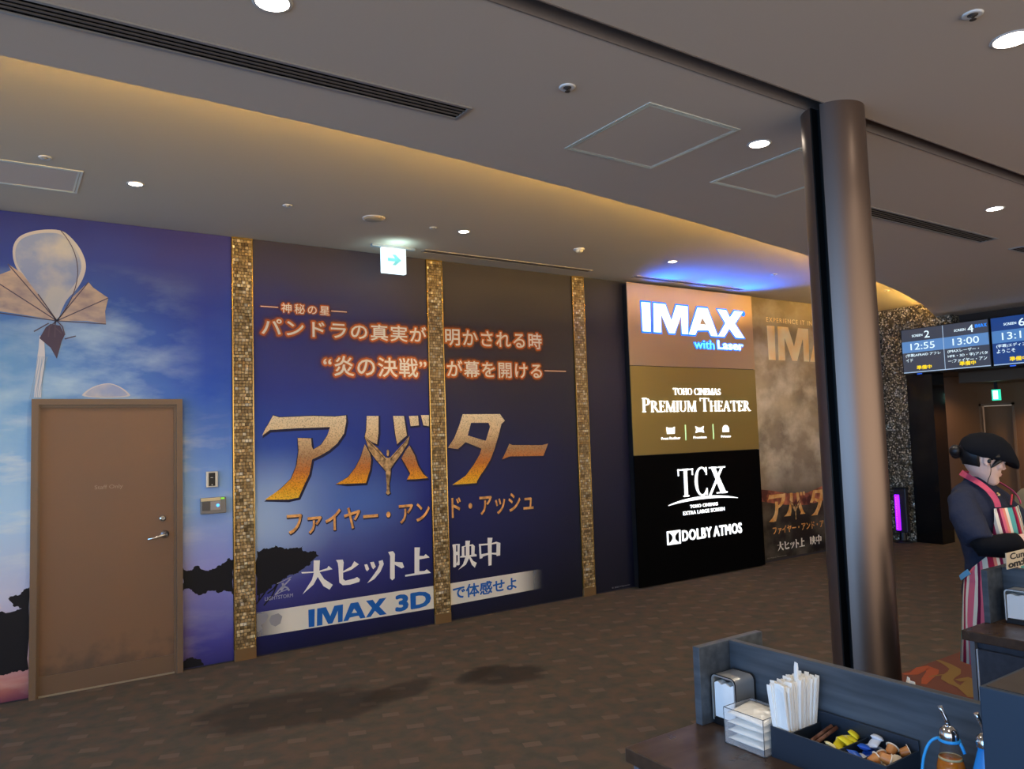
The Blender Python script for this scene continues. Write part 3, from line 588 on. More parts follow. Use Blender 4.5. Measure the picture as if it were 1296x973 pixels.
def shrink(pts, k, dx=0, dz=0):
    c = sum((Vector(p) for p in pts), Vector((0, 0)))/len(pts)
    return [tuple(c+(Vector(p)-c)*k+Vector((dx, dz))) for p in pts]
def line_print(b, pts, w, y):
    for i in range(len(pts)-1):
        a, c = Vector(pts[i]), Vector(pts[i+1]); n = Vector((-(c-a).y, (c-a).x)).normalized()*w
        b.face([((a+n).x, y, (a+n).y), ((c+n).x, y, (c+n).y), ((c-n).x, y, (c-n).y), ((a-n).x, y, (a-n).y)])
    return b
put(MB(), 'BALLOON', WALLY-.0012).build('balloon_outline', M_balr, p1)
DATA['BALI'] = [shrink(DATA['BALLOON'][0], .9, -.008, .006)]; put(MB(), 'BALI', WALLY-.0018).build('balloon_print', M_bal, p1)
sil('SAILL', p1, 'sail_print', M_sail, WALLY-.0024); sil('SAILR', p1, 'sail_print', M_sail, WALLY-.0024)
cen = DATA['SAILR'][0][0]; b = MB()
for tip in [DATA['SAILR'][0][i] for i in (2, 4, 6)]+[DATA['SAILL'][0][i] for i in (1, 3, 5, 7)]: line_print(b, [cen, tip], .0035, WALLY-.003)
bp = DATA['BALLOON'][0]; top = max(bp, key=lambda p: p[1])
line_print(b, bez([(top[0]+.03, top[1]), (top[0]+.2, top[1]-.2), (top[0]+.16, top[1]-.45), cen], 16), .0028, WALLY-.003)
for q_ in ([cen, (cen[0]-.045, cen[1]-.045), (cen[0]-.052, cen[1]-.12)], [cen, (cen[0]+.035, cen[1]-.04), (cen[0]+.05, cen[1]-.10)], [(cen[0]-.01, cen[1]), (cen[0]-.012, cen[1]-.12)], [(cen[0]-.01, cen[1]-.05), (cen[0]+.03, cen[1]-.09)], [(cen[0]+.05, cen[1]-.13), (cen[0]+.12, cen[1]-.105)], [(cen[0]-.05, cen[1]-.02), (cen[0]-.14, cen[1]-.085)]): line_print(b, q_, .004, WALLY-.0032)
b.build('seam_print', M_line, p1)
sil('STRANDS', p1, 'strand_print', M_str, WALLY-.0016)
b = MB()
for i in range(6): x_ = .20+.012*i; line_print(b, bez([(x_+.02, 2.38), (x_+random.uniform(-.02, .02), 2.3), (x_-.02+random.uniform(-.01, .01), 2.075)], 8), .0018, WALLY-.0022)
b.build('strand_lines', mat('print_strand_shade', S(150, 170, 190), .5), p1)
sil('BASKET', p1, 'basket_print', mat('print_basket', S(72, 58, 78), .5), WALLY-.003)
put(MB(), 'BALLOON2', WALLY-.0012).build('balloon_outline', M_balr, p1)
DATA['BAL2I'] = [shrink(DATA['BALLOON2'][0], .88)]; put(MB(), 'BAL2I', WALLY-.0018).build('balloon_print', M_bal, p1)

# lettering
import numpy as np
M_let = mat('print_cream', S(255, 236, 204), .5, spec=.3)
M_halo = mat('print_halo', S(200, 104, 44), .5, spec=.2); N, L, b_ = nodes(M_halo)
at_ = N.new('ShaderNodeAttribute'); at_.attribute_name = 'ink'
r = ramp(N, [(0, S(120, 74, 52)), (.4, S(196, 102, 44)), (.75, S(250, 136, 48))]); L.new(at_.outputs['Fac'], r.inputs[0]); L.new(r.outputs[0], b_.inputs['Base Color']); L.new(at_.outputs['Fac'], b_.inputs['Alpha'])
def halo(parent, segs, a0, a1, b0, b1, sig, y):
    """the orange aura printed round the letters: ink density falls off with the distance to the letter outline"""
    m_ = sig*2.3; st = .006; xs_ = np.arange(a0-m_, a1+m_, st); zs_ = np.arange(b0-m_, b1+m_, st)
    gx, gz = np.meshgrid(xs_, zs_); d2 = np.full(gx.shape, 9.0)
    for px, pz in segs:
        i0, i1 = np.searchsorted(xs_, (px-m_, px+m_)); q = d2[:, i0:i1]; np.minimum(q, (gx[:, i0:i1]-px)**2+(gz[:, i0:i1]-pz)**2, out=q)
    ink = np.exp(-d2/(sig*sig*.42))*.50+np.exp(-d2/(sig*sig))*.22; nx, nz = len(xs_), len(zs_)
    me = bpy.data.meshes.new('lettering_halo')
    F = [(j*nx+i, j*nx+i+1, (j+1)*nx+i+1, (j+1)*nx+i) for j in range(nz-1) for i in range(nx-1) if ink[j:j+2, i:i+2].max() > .012]
    used = sorted({v for f in F for v in f}); idx = {v: k for k, v in enumerate(used)}
    lx = 0.0 if parent is None else parent.location.x
    me.from_pydata([(gx.flat[v]-lx, y-WALLY, gz.flat[v]) for v in used], [], [tuple(idx[v] for v in f) for f in F])
    at = me.attributes.new('ink', 'FLOAT', 'POINT'); at.data.foreach_set('value', np.array([ink.flat[v] for v in used], dtype=np.float32))
    o = bpy.data.objects.new('lettering_halo', me); COL.objects.link(o); me.materials.append(M_halo); o.parent = parent
    return o
def glow_text(parent, body, a0, a1, b0, b1, wgt=.012, space=1.0, sig=.040):
    b = MB(); text_fit(b, body, a0, a1, b0, b1, on_wall(WALLY-.0026), wgt, 0, space)
    P = []
    for e in b.b.edges:
        if len(e.link_faces) == 1:
            p, q = e.verts[0].co, e.verts[1].co; n_ = max(1, int((q-p).length/.006))
            P += [(round((p.x+(q.x-p.x)*k/n_)/.003), round((p.z+(q.z-p.z)*k/n_)/.003)) for k in range(n_+1)]
    halo(parent, [(x_*.003, z_*.003) for x_, z_ in set(P)], a0, a1, b0, b1, sig, WALLY-.0012)
    b.build('lettering', M_let, parent)
def glow_dash(parent, a0, a1, z):
    n_ = int((a1-a0)/.004); halo(parent, [(a0+(a1-a0)*k/n_, z) for k in range(n_+1)], a0, a1, z, z, .014, WALLY-.0011)
    MB().box(a0, a1, WALLY-.0027, WALLY-.0026, z-.003, z+.003).build('dash', M_let, parent)
glow_text(p2, '神秘の星', 1.962, 2.382, 2.806, 2.889, .008, 1.35, .024)
glow_dash(p2, 1.788, 1.934, 2.849); glow_dash(p2, 2.40, 2.541, 2.849)
glow_text(p2, 'パンドラの真実が', 1.794, 3.329, 2.606, 2.755, .013, 1.12)
glow_text(p2, '“炎の決戦”', 2.32, 3.322, 2.277, 2.455, .013, 1.08)
glow_text(p3, '明かされる時', 3.53, 4.674, 2.592, 2.760, .013, 1.12)
glow_text(p3, 'が幕を開ける', 3.54, 4.662, 2.288, 2.450, .013, 1.12)
glow_dash(p3, 4.70, 4.978, 2.372)

def bronze():
    M = mat('print_bronze', rough=.5, spec=.3); N, L, b = nodes(M); tcn = N.new('ShaderNodeTexCoord'); sp = N.new('ShaderNodeSeparateXYZ'); L.new(tcn.outputs['Object'], sp.inputs[0])
    n = N.new('ShaderNodeTexNoise'); n.inputs['Scale'].default_value = 34; n.inputs['Detail'].default_value = 7; n.inputs['Roughness'].default_value = .7; L.new(tcn.outputs['Object'], n.inputs['Vector'])
    mr_ = N.new('ShaderNodeMapRange'); mr_.inputs[1].default_value = 1.22; mr_.inputs[2].default_value = 1.94; L.new(sp.outputs[2], mr_.inputs[0])
    ad = N.new('ShaderNodeMath'); ad.operation = 'MULTIPLY_ADD'; ad.inputs[1].default_value = .3; L.new(n.outputs[0], ad.inputs[0]); su = N.new('ShaderNodeMath'); su.operation = 'SUBTRACT'; su.inputs[1].default_value = .15; L.new(mr_.outputs[0], su.inputs[0]); L.new(su.outputs[0], ad.inputs[2])
    r = ramp(N, [(0, S(255, 205, 60)), (.16, S(248, 168, 34)), (.34, S(206, 122, 52)), (.52, S(178, 138, 94)), (.78, S(236, 204, 152)), (1, S(250, 226, 180))]); L.new(ad.outputs[0], r.inputs[0])
    n2 = N.new('ShaderNodeTexNoise'); n2.inputs['Scale'].default_value = 90; n2.inputs['Detail'].default_value = 4; L.new(tcn.outputs['Object'], n2.inputs['Vector'])
    r2 = ramp(N, [(.36, S(120, 100, 82)), (.5, (1, 1, 1, 1))]); L.new(n2.outputs[0], r2.inputs[0])
    mx = N.new('ShaderNodeMixRGB'); mx.blend_type = 'MULTIPLY'; mx.inputs[0].default_value = .5; L.new(r.outputs[0], mx.inputs[1]); L.new(r2.outputs[0], mx.inputs[2]); L.new(mx.outputs[0], b.inputs['Base Color'])
    return M
M_bro = bronze(); M_bro2 = two_tone('print_bronze_small', S(190, 122, 60), S(255, 190, 110), 16, .3, .6)
M_shw = mat('print_letter_rim', S(26, 26, 58), .5, spec=.3)
def contours(key): return [c if isinstance(c[0][0], tuple) else (c,) for c in DATA[key]] if not isinstance(DATA[key][0], tuple) else [DATA[key][0]]
def as_list(key):
    out = []
    for c in DATA[key]:
        if isinstance(c, tuple): out.append((c[0], list(c[1:])))
        else: out.append((c, []))
    return out
def put2(b, key, y, fx=lambda x, z: (x, z)):
    for o_, hs in as_list(key):
        b.poly([fx(*p) for p in o_], [[fx(*p) for p in h_] for h_ in hs], flat(y))
    return b
def rim(key, parent, g=.014):
    for o_, hs in as_list(key):
        P = [Vector(p) for p in o_]; area = sum(P[i].x*P[(i+1) % len(P)].y-P[(i+1) % len(P)].x*P[i].y for i in range(len(P)))
        s_ = 1 if area > 0 else -1; Q = []
        for i in range(len(P)):
            t = (P[(i+1) % len(P)]-P[i-1]); n = Vector((t.y, -t.x)).normalized()*s_*g; Q.append(tuple(P[i]+n+Vector((.006, -.008))))
        MB().poly(Q, hs, flat(WALLY-.001)).build('letter_rim', M_shw, parent)
for k, p in (('A1', p2), ('A2', p2), ('TA', p3), ('BAR', p3)):
    rim(k, p)
    for q_ in as_list(k): MB().poly(q_[0], q_[1], flat(WALLY-.002)).build('title_letter', M_bro, p)
M_emb = two_tone('print_emblem', S(120, 92, 62), S(214, 176, 120), 26, .35, .62)
rim('EMB', p2, .006); put2(MB(), 'EMB', WALLY-.0028).build('winged_emblem', M_emb, p2)
b = MB()
e_ = DATA['EMB'][0]
for s0, s1 in ((0, 3), (8, 5)): line_print(b, [(e_[s0][0]*.9+e_[s1][0]*.1, e_[s0][1]-.03), (e_[s1][0], e_[s1][1]-.02)], .003, WALLY-.0032)
b.build('emblem_lines', mat('print_emblem_line', S(60, 44, 36), .5), p2)
def two_layer(parent, body, a0, a1, b0, b1, wgt, M, space=1.0, rimg=.03):
    b = MB(); text_fit(b, body, a0+.004, a1+.004, b0-.006, b1-.006, on_wall(WALLY-.001), wgt, 0, space, grow=rimg); b.build('letter_rim', M_shw, parent)
    b = MB(); text_fit(b, body, a0, a1, b0, b1, on_wall(WALLY-.002), wgt, 0, space); b.build('lettering', M, parent)
two_layer(p2, 'ファイヤー・アン', 1.986, 3.318, .937, 1.130, .016, M_bro2)
two_layer(p3, 'ド・アッシュ', 3.55, 4.50, .945, 1.140, .016, M_bro2)
M_off = mat('print_offwhite', S(250, 244, 230), .5, spec=.3)
b = MB()
for k in ('DAI', 'HI', 'TSU', 'TO', 'UE'): put2(MB(), k, WALLY-.002).build('brush_lettering', M_off, p2)
for k in ('EI', 'NAKA'): put2(MB(), k, WALLY-.002).build('brush_lettering', M_off, p3)
# white band with blue writing
def band_mat(name, x0, x1, fade0, fade1):
    M = mat(name, S(232, 224, 205), .5, spec=.3); N, L, b = nodes(M); tcn = N.new('ShaderNodeTexCoord'); sp = N.new('ShaderNodeSeparateXYZ'); L.new(tcn.outputs['Object'], sp.inputs[0])
    mr_ = N.new('ShaderNodeMapRange'); mr_.interpolation_type = 'SMOOTHSTEP'; mr_.inputs[1].default_value = x0; mr_.inputs[2].default_value = x1; mr_.inputs[3].default_value = fade0; mr_.inputs[4].default_value = fade1; L.new(sp.outputs[0], mr_.inputs[0]); L.new(mr_.outputs[0], b.inputs['Alpha'])
    return M
MB().face([(1.727, WALLY-.001, .166), (3.337, WALLY-.001, .150), (3.337, WALLY-.001, .350), (1.727, WALLY-.001, .352)])
b = MB(); b.face([(1.727, WALLY-.0012, .160), (3.337, WALLY-.0012, .145), (3.337, WALLY-.0012, .350), (1.727, WALLY-.0012, .352)]); b.build('white_band', band_mat('band_left', 1.72, 2.02, .25, 1.0), p2)
b = MB(); b.face([(3.511, WALLY-.0012, .148), (4.62, WALLY-.0012, .162), (4.62, WALLY-.0012, .352), (3.511, WALLY-.0012, .348)]); b.build('white_band', band_mat('band_right', 4.24, 4.60, 1.0, 0.0), p3)
put(MB(), 'GHOST', WALLY-.0016).build('shrub_print', mat('print_ghost', S(160, 158, 160), .5, alpha=.75), p2)
M_blue = mat('print_blue_ink', S(22, 96, 176), .5, spec=.3)
IM = []          # wide sans capitals, from the sign's own letter outlines, normalised to the unit box
xs = [p[0] for o_, hs in as_list('SIGN_IMAX') for p in o_]; x0, x1 = min(xs), max(xs)
for o_, hs in as_list('SIGN_IMAX'):
    # remove the slight baseline tilt letter by letter
    zl, zh = min(p[1] for p in o_), max(p[1] for p in o_)
    nm = lambda P: [((p[0]-x0)/(x1-x0), min(1, max(0, (p[1]-zl)/(zh-zl)))) for p in P]
    sn = lambda P: [(a, 0 if b_ < .06 else 1 if b_ > .94 else b_) for a, b_ in P]
    IM.append((sn(nm(o_)), [nm(h_) for h_ in hs]))
def imax(b, a0, a1, b0, b1, fmap, depth=0, x_lim=1.0):
    for o_, hs in IM:
        f = lambda P: [(a0+a*(a1-a0), b0+c*(b1-b0)) for a, c in P]
        if depth: b.prism(f(o_), [f(h_) for h_ in hs], fmap, depth)
        else: b.poly(f(o_), [f(h_) for h_ in hs], lambda p, q: fmap(p, q, 0))
    return b
for o_, hs in IM: MB().poly([(2.158+a*.708, .166+c*.144) for a, c in o_], [[(2.158+a*.708, .166+c*.144) for a, c in h_] for h_ in hs], flat(WALLY-.002)).build('band_lettering', M_blue, p2)
b = MB(); text_fit(b, '3D', 2.95, 3.311, .168, .318, on_wall(WALLY-.002), .045); b.build('band_lettering', M_blue, p2)
b = MB(); text_fit(b, 'で体感せよ', 3.54, 4.262, .192, .318, on_wall(WALLY-.002), .026); b.build('band_lettering', M_blue, p3)
# small studio mark at the foot of the tree: leaping bowman figure and a line of tiny type
b = MB()
for pts, w in (([(1.885, .475), (1.93, .52), (1.965, .545), (2.01, .585)], .006), ([(1.93, .50), (1.955, .525), (1.945, .56)], .009), ([(1.955, .53), (1.985, .515), (2.0, .49)], .007), ([(1.90, .56), (1.95, .575), (2.02, .60)], .003), ([(1.88, .47), (1.93, .49), (1.99, .505)], .004)): line_print(b, pts, w, WALLY-.002)
text_fit(b, 'LIGHTSTORM', 1.80, 2.03, .435, .465, on_wall(WALLY-.002), .01)
b.build('studio_mark', mat('print_mark', S(170, 172, 190), .5, alpha=.85), p2)
b = MB(); text_fit(b, '© 2025', 5.50, 5.60, .03, .045, on_wall(WALLY-.001), .0); text_fit(b, 'All Rights Reserved.', 5.61, 5.76, .03, .045, on_wall(WALLY-.001)); b.build('small_print', mat('print_tiny', S(150, 150, 160), .5), p4)

# ------------------------------------------------------------------ mosaic strips
def shell_mosaic():
    M = mat('shell_mosaic', rough=.28, metal=.45); N, L, b = nodes(M); tcn = N.new('ShaderNodeTexCoord'); sp = N.new('ShaderNodeSeparateXYZ'); L.new(tcn.outputs['Object'], sp.inputs[0])
    def mth(op, a, v=None, c=None):
        q = N.new('ShaderNodeMath'); q.operation = op
        for i, s_ in enumerate((a, v, c)):
            if s_ is None: continue
            if hasattr(s_, 'type'): L.new(s_, q.inputs[i])
            else: q.inputs[i].default_value = s_
        return q.outputs[0]
    zc = mth('MULTIPLY', sp.outputs[2], 1/.0265); row = mth('FLOOR', zc); fz = mth('FRACT', zc)
    rn = N.new('ShaderNodeTexWhiteNoise'); rn.noise_dimensions = '1D'; L.new(row, rn.inputs['W'])
    xc = mth('ADD', mth('MULTIPLY', sp.outputs[0], 1/.027), mth('MULTIPLY', rn.outputs[0], .7)); cx = mth('FLOOR', xc); fx = mth('FRACT', xc)
    cb = N.new('ShaderNodeCombineXYZ'); L.new(cx, cb.inputs[0]); L.new(row, cb.inputs[1])
    wn = N.new('ShaderNodeTexWhiteNoise'); wn.noise_dimensions = '2D'; L.new(cb.outputs[0], wn.inputs[0])
    r = ramp(N, [(0, S(122, 98, 62)), (.25, S(152, 124, 80)), (.5, S(178, 150, 102)), (.75, S(200, 174, 126)), (.92, S(232, 212, 168)), (1, S(250, 240, 215))]); L.new(wn.outputs[0], r.inputs[0])
    nn = N.new('ShaderNodeTexNoise'); nn.inputs['Scale'].default_value = 60; nn.inputs['Detail'].default_value = 4; L.new(tcn.outputs['Object'], nn.inputs['Vector'])
    ov = N.new('ShaderNodeMixRGB'); ov.blend_type = 'OVERLAY'; ov.inputs[0].default_value = .8; L.new(r.outputs[0], ov.inputs[1]); L.new(nn.outputs[0], ov.inputs[2])
    d = mth('MINIMUM', mth('MINIMUM', fx, mth('SUBTRACT', 1.0, fx)), mth('MINIMUM', fz, mth('SUBTRACT', 1.0, fz)))
    mm = N.new('ShaderNodeMapRange'); mm.inputs[1].default_value = .03; mm.inputs[2].default_value = .10; L.new(d, mm.inputs[0])
    mx = N.new('ShaderNodeMixRGB'); mx.inputs[1].default_value = S(78, 58, 34); L.new(mm.outputs[0], mx.inputs[0]); L.new(ov.outputs[0], mx.inputs[2]); L.new(mx.outputs[0], b.inputs['Base Color'])
    hh = mth('ADD', mth('MULTIPLY', mm.outputs[0], 1.0), mth('MULTIPLY', nn.outputs[0], 1.6))
    bu = N.new('ShaderNodeBump'); bu.inputs['Strength'].default_value = .7; bu.inputs['Distance'].default_value = .006; L.new(hh, bu.inputs['Height'])
    # every chip tilts its own way
    sb = N.new('ShaderNodeVectorMath'); sb.operation = 'SUBTRACT'; sb.inputs[1].default_value = (.5, .5, .5); L.new(wn.outputs[1], sb.inputs[0])
    s2 = N.new('ShaderNodeVectorMath'); s2.operation = 'SCALE'; s2.inputs[3].default_value = .55; L.new(sb.outputs[0], s2.inputs[0])
    ad = N.new('ShaderNodeVectorMath'); L.new(bu.outputs[0], ad.inputs[0]); L.new(s2.outputs[0], ad.inputs[1]); nm = N.new('ShaderNodeVectorMath'); nm.operation = 'NORMALIZE'; L.new(ad.outputs[0], nm.inputs[0]); L.new(nm.outputs[0], b.inputs['Normal'])
    return M
M_mos = shell_mosaic(); M_gold = mat('gold_trim', S(206, 170, 96), .25, .9); M_silv = mat('steel_trim', S(150, 160, 176), .3, .8)
for x0, x1, lab in ((1.556, 1.724, 'gold shell mosaic strip nearest the staff door'), (3.340, 3.508, 'gold shell mosaic strip in the middle, splitting the bronze title letters'), (5.096, 5.260, 'gold shell mosaic strip nearest the illuminated sign')):
    t = thing('mosaic_strip', lab, 'wall strip', ((x0+x1)/2, WALLY, 0), group=None)
    MB().box(x0+.008, x1-.008, WALLY-.012, WALLY+.008, .085, CU-.008).build('mosaic_face', M_mos, t)
    MB().box(x0, x0+.008, WALLY-.016, WALLY+.008, .085, CU-.003).build('edge_trim', M_gold, t)
    MB().box(x1-.008, x1, WALLY-.016, WALLY+.008, .085, CU-.003).build('edge_trim', M_gold, t)
    MB().box(x0+.008, x1-.008, WALLY-.015, WALLY+.008, CU-.016, CU-.004).build('top_trim', M_gold, t)
    MB().box(x0, x1, WALLY-.022, WALLY+.008, 0, .09, .002).build('plinth', mat('plinth_brown', S(112, 84, 50), .45), t)

# ------------------------------------------------------------------ reader units by the door
t = thing('intercom', 'small silver intercom with black face beside the staff door', 'intercom', (1.392, WALLY, 1.375))
MB().box(1.347, 1.438, WALLY-.024, WALLY-.0012, 1.377, 1.502, .004).build('housing', mat('satin_silver', S(190, 188, 182), .35, .7), t)
MB().box(1.366, 1.416, WALLY-.028, WALLY-.022, 1.388, 1.492, .002).build('face_plate', M_black, t)
MB().box(1.38, 1.398, WALLY-.0295, WALLY-.028, 1.452, 1.456).build('indicator', M_white, t)
b = MB(); b.lathe((1.391, WALLY-.028, 1.398), [(.004, 0), (.004, -.002)], 12, 'Y'); b.build('button', M_white, t)
t = thing('card_reader', 'grey card reader with blue lamp below the intercom', 'card reader', (1.40, WALLY, 1.17))
MB().box(1.305, 1.495, WALLY-.040, WALLY-.0012, 1.172, 1.298, .006).build('housing', mat('reader_grey', S(128, 124, 118), .45), t)
MB().box(1.305, 1.452, WALLY-.043, WALLY-.038, 1.272, 1.297, .002).build('top_cover', mat('reader_cream', S(222, 200, 150), .4), t)
MB().box(1.312, 1.372, WALLY-.044, WALLY-.038, 1.20, 1.268, .002).build('key_field', mat('reader_dark', S(84, 82, 80), .5), t)
MB().box(1.376, 1.452, WALLY-.044, WALLY-.038, 1.20, 1.268, .002).build('reader_pad', mat('reader_pad', S(160, 152, 146), .4), t)
MB().lathe((1.430, WALLY-.044, 1.236), [(.012, 0), (.012, -.003), (.006, -.005)], 16, 'Y').build('blue_lamp', mat('lamp_blue', (.02, .1, .5, 1), emit=(.08, .40, 1, 1), es=2.2), t)
MB().box(1.455, 1.48, WALLY-.044, WALLY-.038, 1.282, 1.294, .001).build('green_lamp', mat('lamp_green', (.1, .4, .02, 1), emit=(.35, .9, .05, 1), es=.8), t)

# ------------------------------------------------------------------ illuminated sign
SY = 6.25
sg = thing('illuminated_sign', 'tall three part illuminated sign in bronze, gold and black', 'sign', (6.86, WALLY, 0))
MB().box(5.83, 7.91, SY+.012, WALLY-.001, .01, 3.36).build('sign_box', mat('sign_box', S(26, 25, 26), .4), sg)
def brushed(name, c, rough, metal):
    return mat(name, c, rough, metal)
pt = MB().box(5.80, 7.925, SY, SY+.012, 2.449, 3.385).build('bronze_panel', brushed('sign_bronze', S(190, 158, 122), .38, .5), sg)
pm = MB().box(5.80, 7.925, SY, SY+.012, 1.447, 2.443).build('gold_panel', brushed('sign_gold', S(164, 140, 78), .38, .5), sg)
pb = MB().box(5.80, 7.925, SY, SY+.012, .012, 1.441).build('black_panel', mat('sign_black', S(4, 4, 5), .5, spec=.05), sg)
on = on_wall(SY)
M_lw = mat('sign_letter_white', (1, 1, 1, 1), emit=(.97, 1, 1, 1), es=1.15)
M_lb = mat('sign_letter_ice', (1, 1, 1, 1), emit=(.42, .86, 1, 1), es=1.15); N, L, b_ = nodes(M_lb)
tcn = N.new('ShaderNodeTexCoord'); sp = N.new('ShaderNodeSeparateXYZ'); L.new(tcn.outputs['Object'], sp.inputs[0]); mr_ = N.new('ShaderNodeMapRange'); mr_.inputs[1].default_value = 2.82; mr_.inputs[2].default_value = 3.18; L.new(sp.outputs[2], mr_.inputs[0])
r = ramp(N, [(0, (.62, .95, 1, 1)), (.35, (.95, 1, 1, 1)), (1, (.30, .82, 1, 1))]); L.new(mr_.outputs[0], r.inputs[0]); L.new(r.outputs[0], b_.inputs['Emission Color'])
M_le = mat('sign_letter_edge', (0, .05, .7, 1), emit=(0, .19, 1.0, 1), es=1.3)
def outline(b, a0, a1, b0, b1, g, y):
    for o_, hs in IM:
        P = [Vector((a0+p[0]*(a1-a0), b0+p[1]*(b1-b0))) for p in o_]; area = sum(P[i].x*P[(i+1) % len(P)].y-P[(i+1) % len(P)].x*P[i].y for i in range(len(P))); s_ = 1 if area > 0 else -1
        Q = []
        for i in range(len(P)):
            e0 = (P[i]-P[i-1]).normalized(); e1 = (P[(i+1) % len(P)]-P[i]).normalized()
            n0 = Vector((e0.y, -e0.x))*s_; n1 = Vector((e1.y, -e1.x))*s_; n = n0+n1; n = n/max(.5, n.length_squared/2)
            Q.append(tuple(P[i]+n*g))
        b.poly(Q, [[(a0+p[0]*(a1-a0), b0+p[1]*(b1-b0)) for p in h_] for h_ in hs], flat(y))
    return b
def letters(mbf, name, M, parent): o = mbf.build(name, M, parent); return o
b = MB(); outline(b, 6.007, 7.748, 2.838, 3.172, .018, SY-.004)
text_fit(b, 'with', 6.836, 7.184, 2.677, 2.780, on_wall(SY-.004), .01, 0, 1.0, grow=.07)
text_fit(b, 'Laser', 7.240, 7.714, 2.680, 2.790, on_wall(SY-.004), .03, 0, 1.0, grow=.07)
b.lathe((7.752, SY-.003, 3.147), [(.034, 0), (.034, -.004)], 20, 'Y'); letters(b, 'letter_glow_edge', M_le, pt)
b = MB(); imax(b, 6.007, 7.748, 2.838, 3.172, on, .008); letters(b, 'sign_lettering', M_lb, pt)
for bx in (6.15, 6.85, 7.5):                # unseen blue lamps added to wash the ceiling in front of the sign
    ld = bpy.data.lights.new('blue_wash', 'SPOT'); ld.energy = 95; ld.color = (.0, .11, 1.0); ld.spot_size = math.radians(104); ld.spot_blend = 1.0; ld.shadow_soft_size = .04
    lo = bpy.data.objects.new('blue_wash', ld); COL.objects.link(lo); lo.parent = sg; lo.location = (bx-6.86, SY-.10-WALLY, 3.02)
    lo.rotation_euler = Vector((0, -.66, .75)).to_track_quat('-Z', 'Y').to_euler()
b = MB(); text_fit(b, 'Laser', 7.240, 7.714, 2.680, 2.790, on, .03, .012); letters(b, 'sign_lettering', mat('sign_letter_cyan', (1, 1, 1, 1), emit=(.55, .92, 1, 1), es=1.1), pt)
b = MB(); text_fit(b, 'with', 6.836, 7.184, 2.677, 2.780, on, .0, .012); letters(b, 'sign_lettering', mat('sign_letter_cyan2', (.2, .8, 1, 1), emit=(.16, .72, 1, 1), es=1.1), pt)
b = MB(); serif_fit(b, 'TOHO CINEMAS', 6.452, 7.261, 2.122, 2.198, on, .010)
serif_fit(b, 'PREMIUM THEATER', 5.95, 7.793, 1.925, 2.082, on, .010, (0, 8))
# three small seat pictograms with captions
def fm(a, z): return (a, z)
b.prism([(6.315, 1.75), (6.345, 1.742), (6.415, 1.742), (6.445, 1.752), (6.438, 1.672), (6.322, 1.672)], [], on, .01)
b.prism([(6.79, 1.752), (6.83, 1.735), (6.89, 1.735), (6.93, 1.752), (6.915, 1.712), (6.93, 1.672), (6.89, 1.682), (6.83, 1.682), (6.79, 1.672), (6.805, 1.712)], [], on, .01)
b.prism([(7.262, 1.672), (7.262, 1.72), (7.285, 1.748), (7.315, 1.756), (7.345, 1.748), (7.37, 1.72), (7.37, 1.672)], [], on, .01)
text_fit(b, 'Front Recliner', 6.228, 6.533, 1.608, 1.638, on, .02, .004); text_fit(b, 'Premium', 6.752, 6.973, 1.606, 1.636, on, .02, .004); text_fit(b, 'Private', 7.229, 7.404, 1.606, 1.634, on, .02, .004)
letters(b, 'sign_lettering', M_lw, pm)
for a in (6.623, 7.094): letters(MB().prism([(a-.006, 1.592), (a+.006, 1.592), (a+.006, 1.772), (a-.006, 1.772)], [], on, .006), 'divider_bar', mat('sign_bar_green', (.5, .8, .4, 1), emit=(.50, .80, .36, 1), es=.9), pm)
b = MB(); 
P, w = serif_line('TC'); 
serif_fit(b, 'T', 6.462, 6.725, .945, 1.262, on, .012); serif_fit(b, 'C', 6.735, 6.965, .94, 1.267, on, .012)
for q in ([(7.178, .945), (7.275, .945), (7.275, .960), (7.252, .966), (7.082, 1.262), (7.018, 1.262)], [(6.985, 1.246), (7.12, 1.246), (7.12, 1.262), (6.985, 1.262)], [(6.945, .905), (6.978, .905), (7.225, 1.25), (7.192, 1.25)], [(7.145, 1.246), (7.265, 1.246), (7.265, 1.262), (7.145, 1.262)], [(7.10, .945), (7.285, .945), (7.285, .960), (7.10, .960)]): b.prism(q, [], on, .012)
arc_t = bez([(6.292, .868), (6.60, .95), (7.10, .955), (7.464, .872)], 20); arc_b = bez([(6.292, .862), (6.60, .905), (7.10, .912), (7.464, .866)], 20)
for i in range(20): b.prism([arc_b[i], arc_b[i+1], arc_t[i+1], arc_t[i]], [], on, .012)
text_fit(b, 'TOHO CINEMAS', 6.637, 7.108, .806, .845, on, .012, .008, 1.1); text_fit(b, 'EXTRA LARGE SCREEN', 6.52, 7.223, .735, .778, on, .012, .008, 1.1)
# double D mark and the two words
dcv = lambda s, x_: [(x_, .441)]+[(x_+s*(.012+.062*math.sin(PI*k/12)**.8), .441+.121*k/12) for k in range(13)]+[(x_, .562)]
b.prism([(6.245, .425), (6.455, .425), (6.455, .578), (6.245, .578)], [dcv(1, 6.262), dcv(-1, 6.438)], on, .012)
text_fit(b, 'DOLBY', 6.486, 6.975, .443, .568, on, .022, .012, 1.12); text_fit(b, 'ATMOS', 7.01, 7.51, .443, .568, on, .022, .012, 1.12)
letters(b, 'sign_lettering', M_lw, pb)

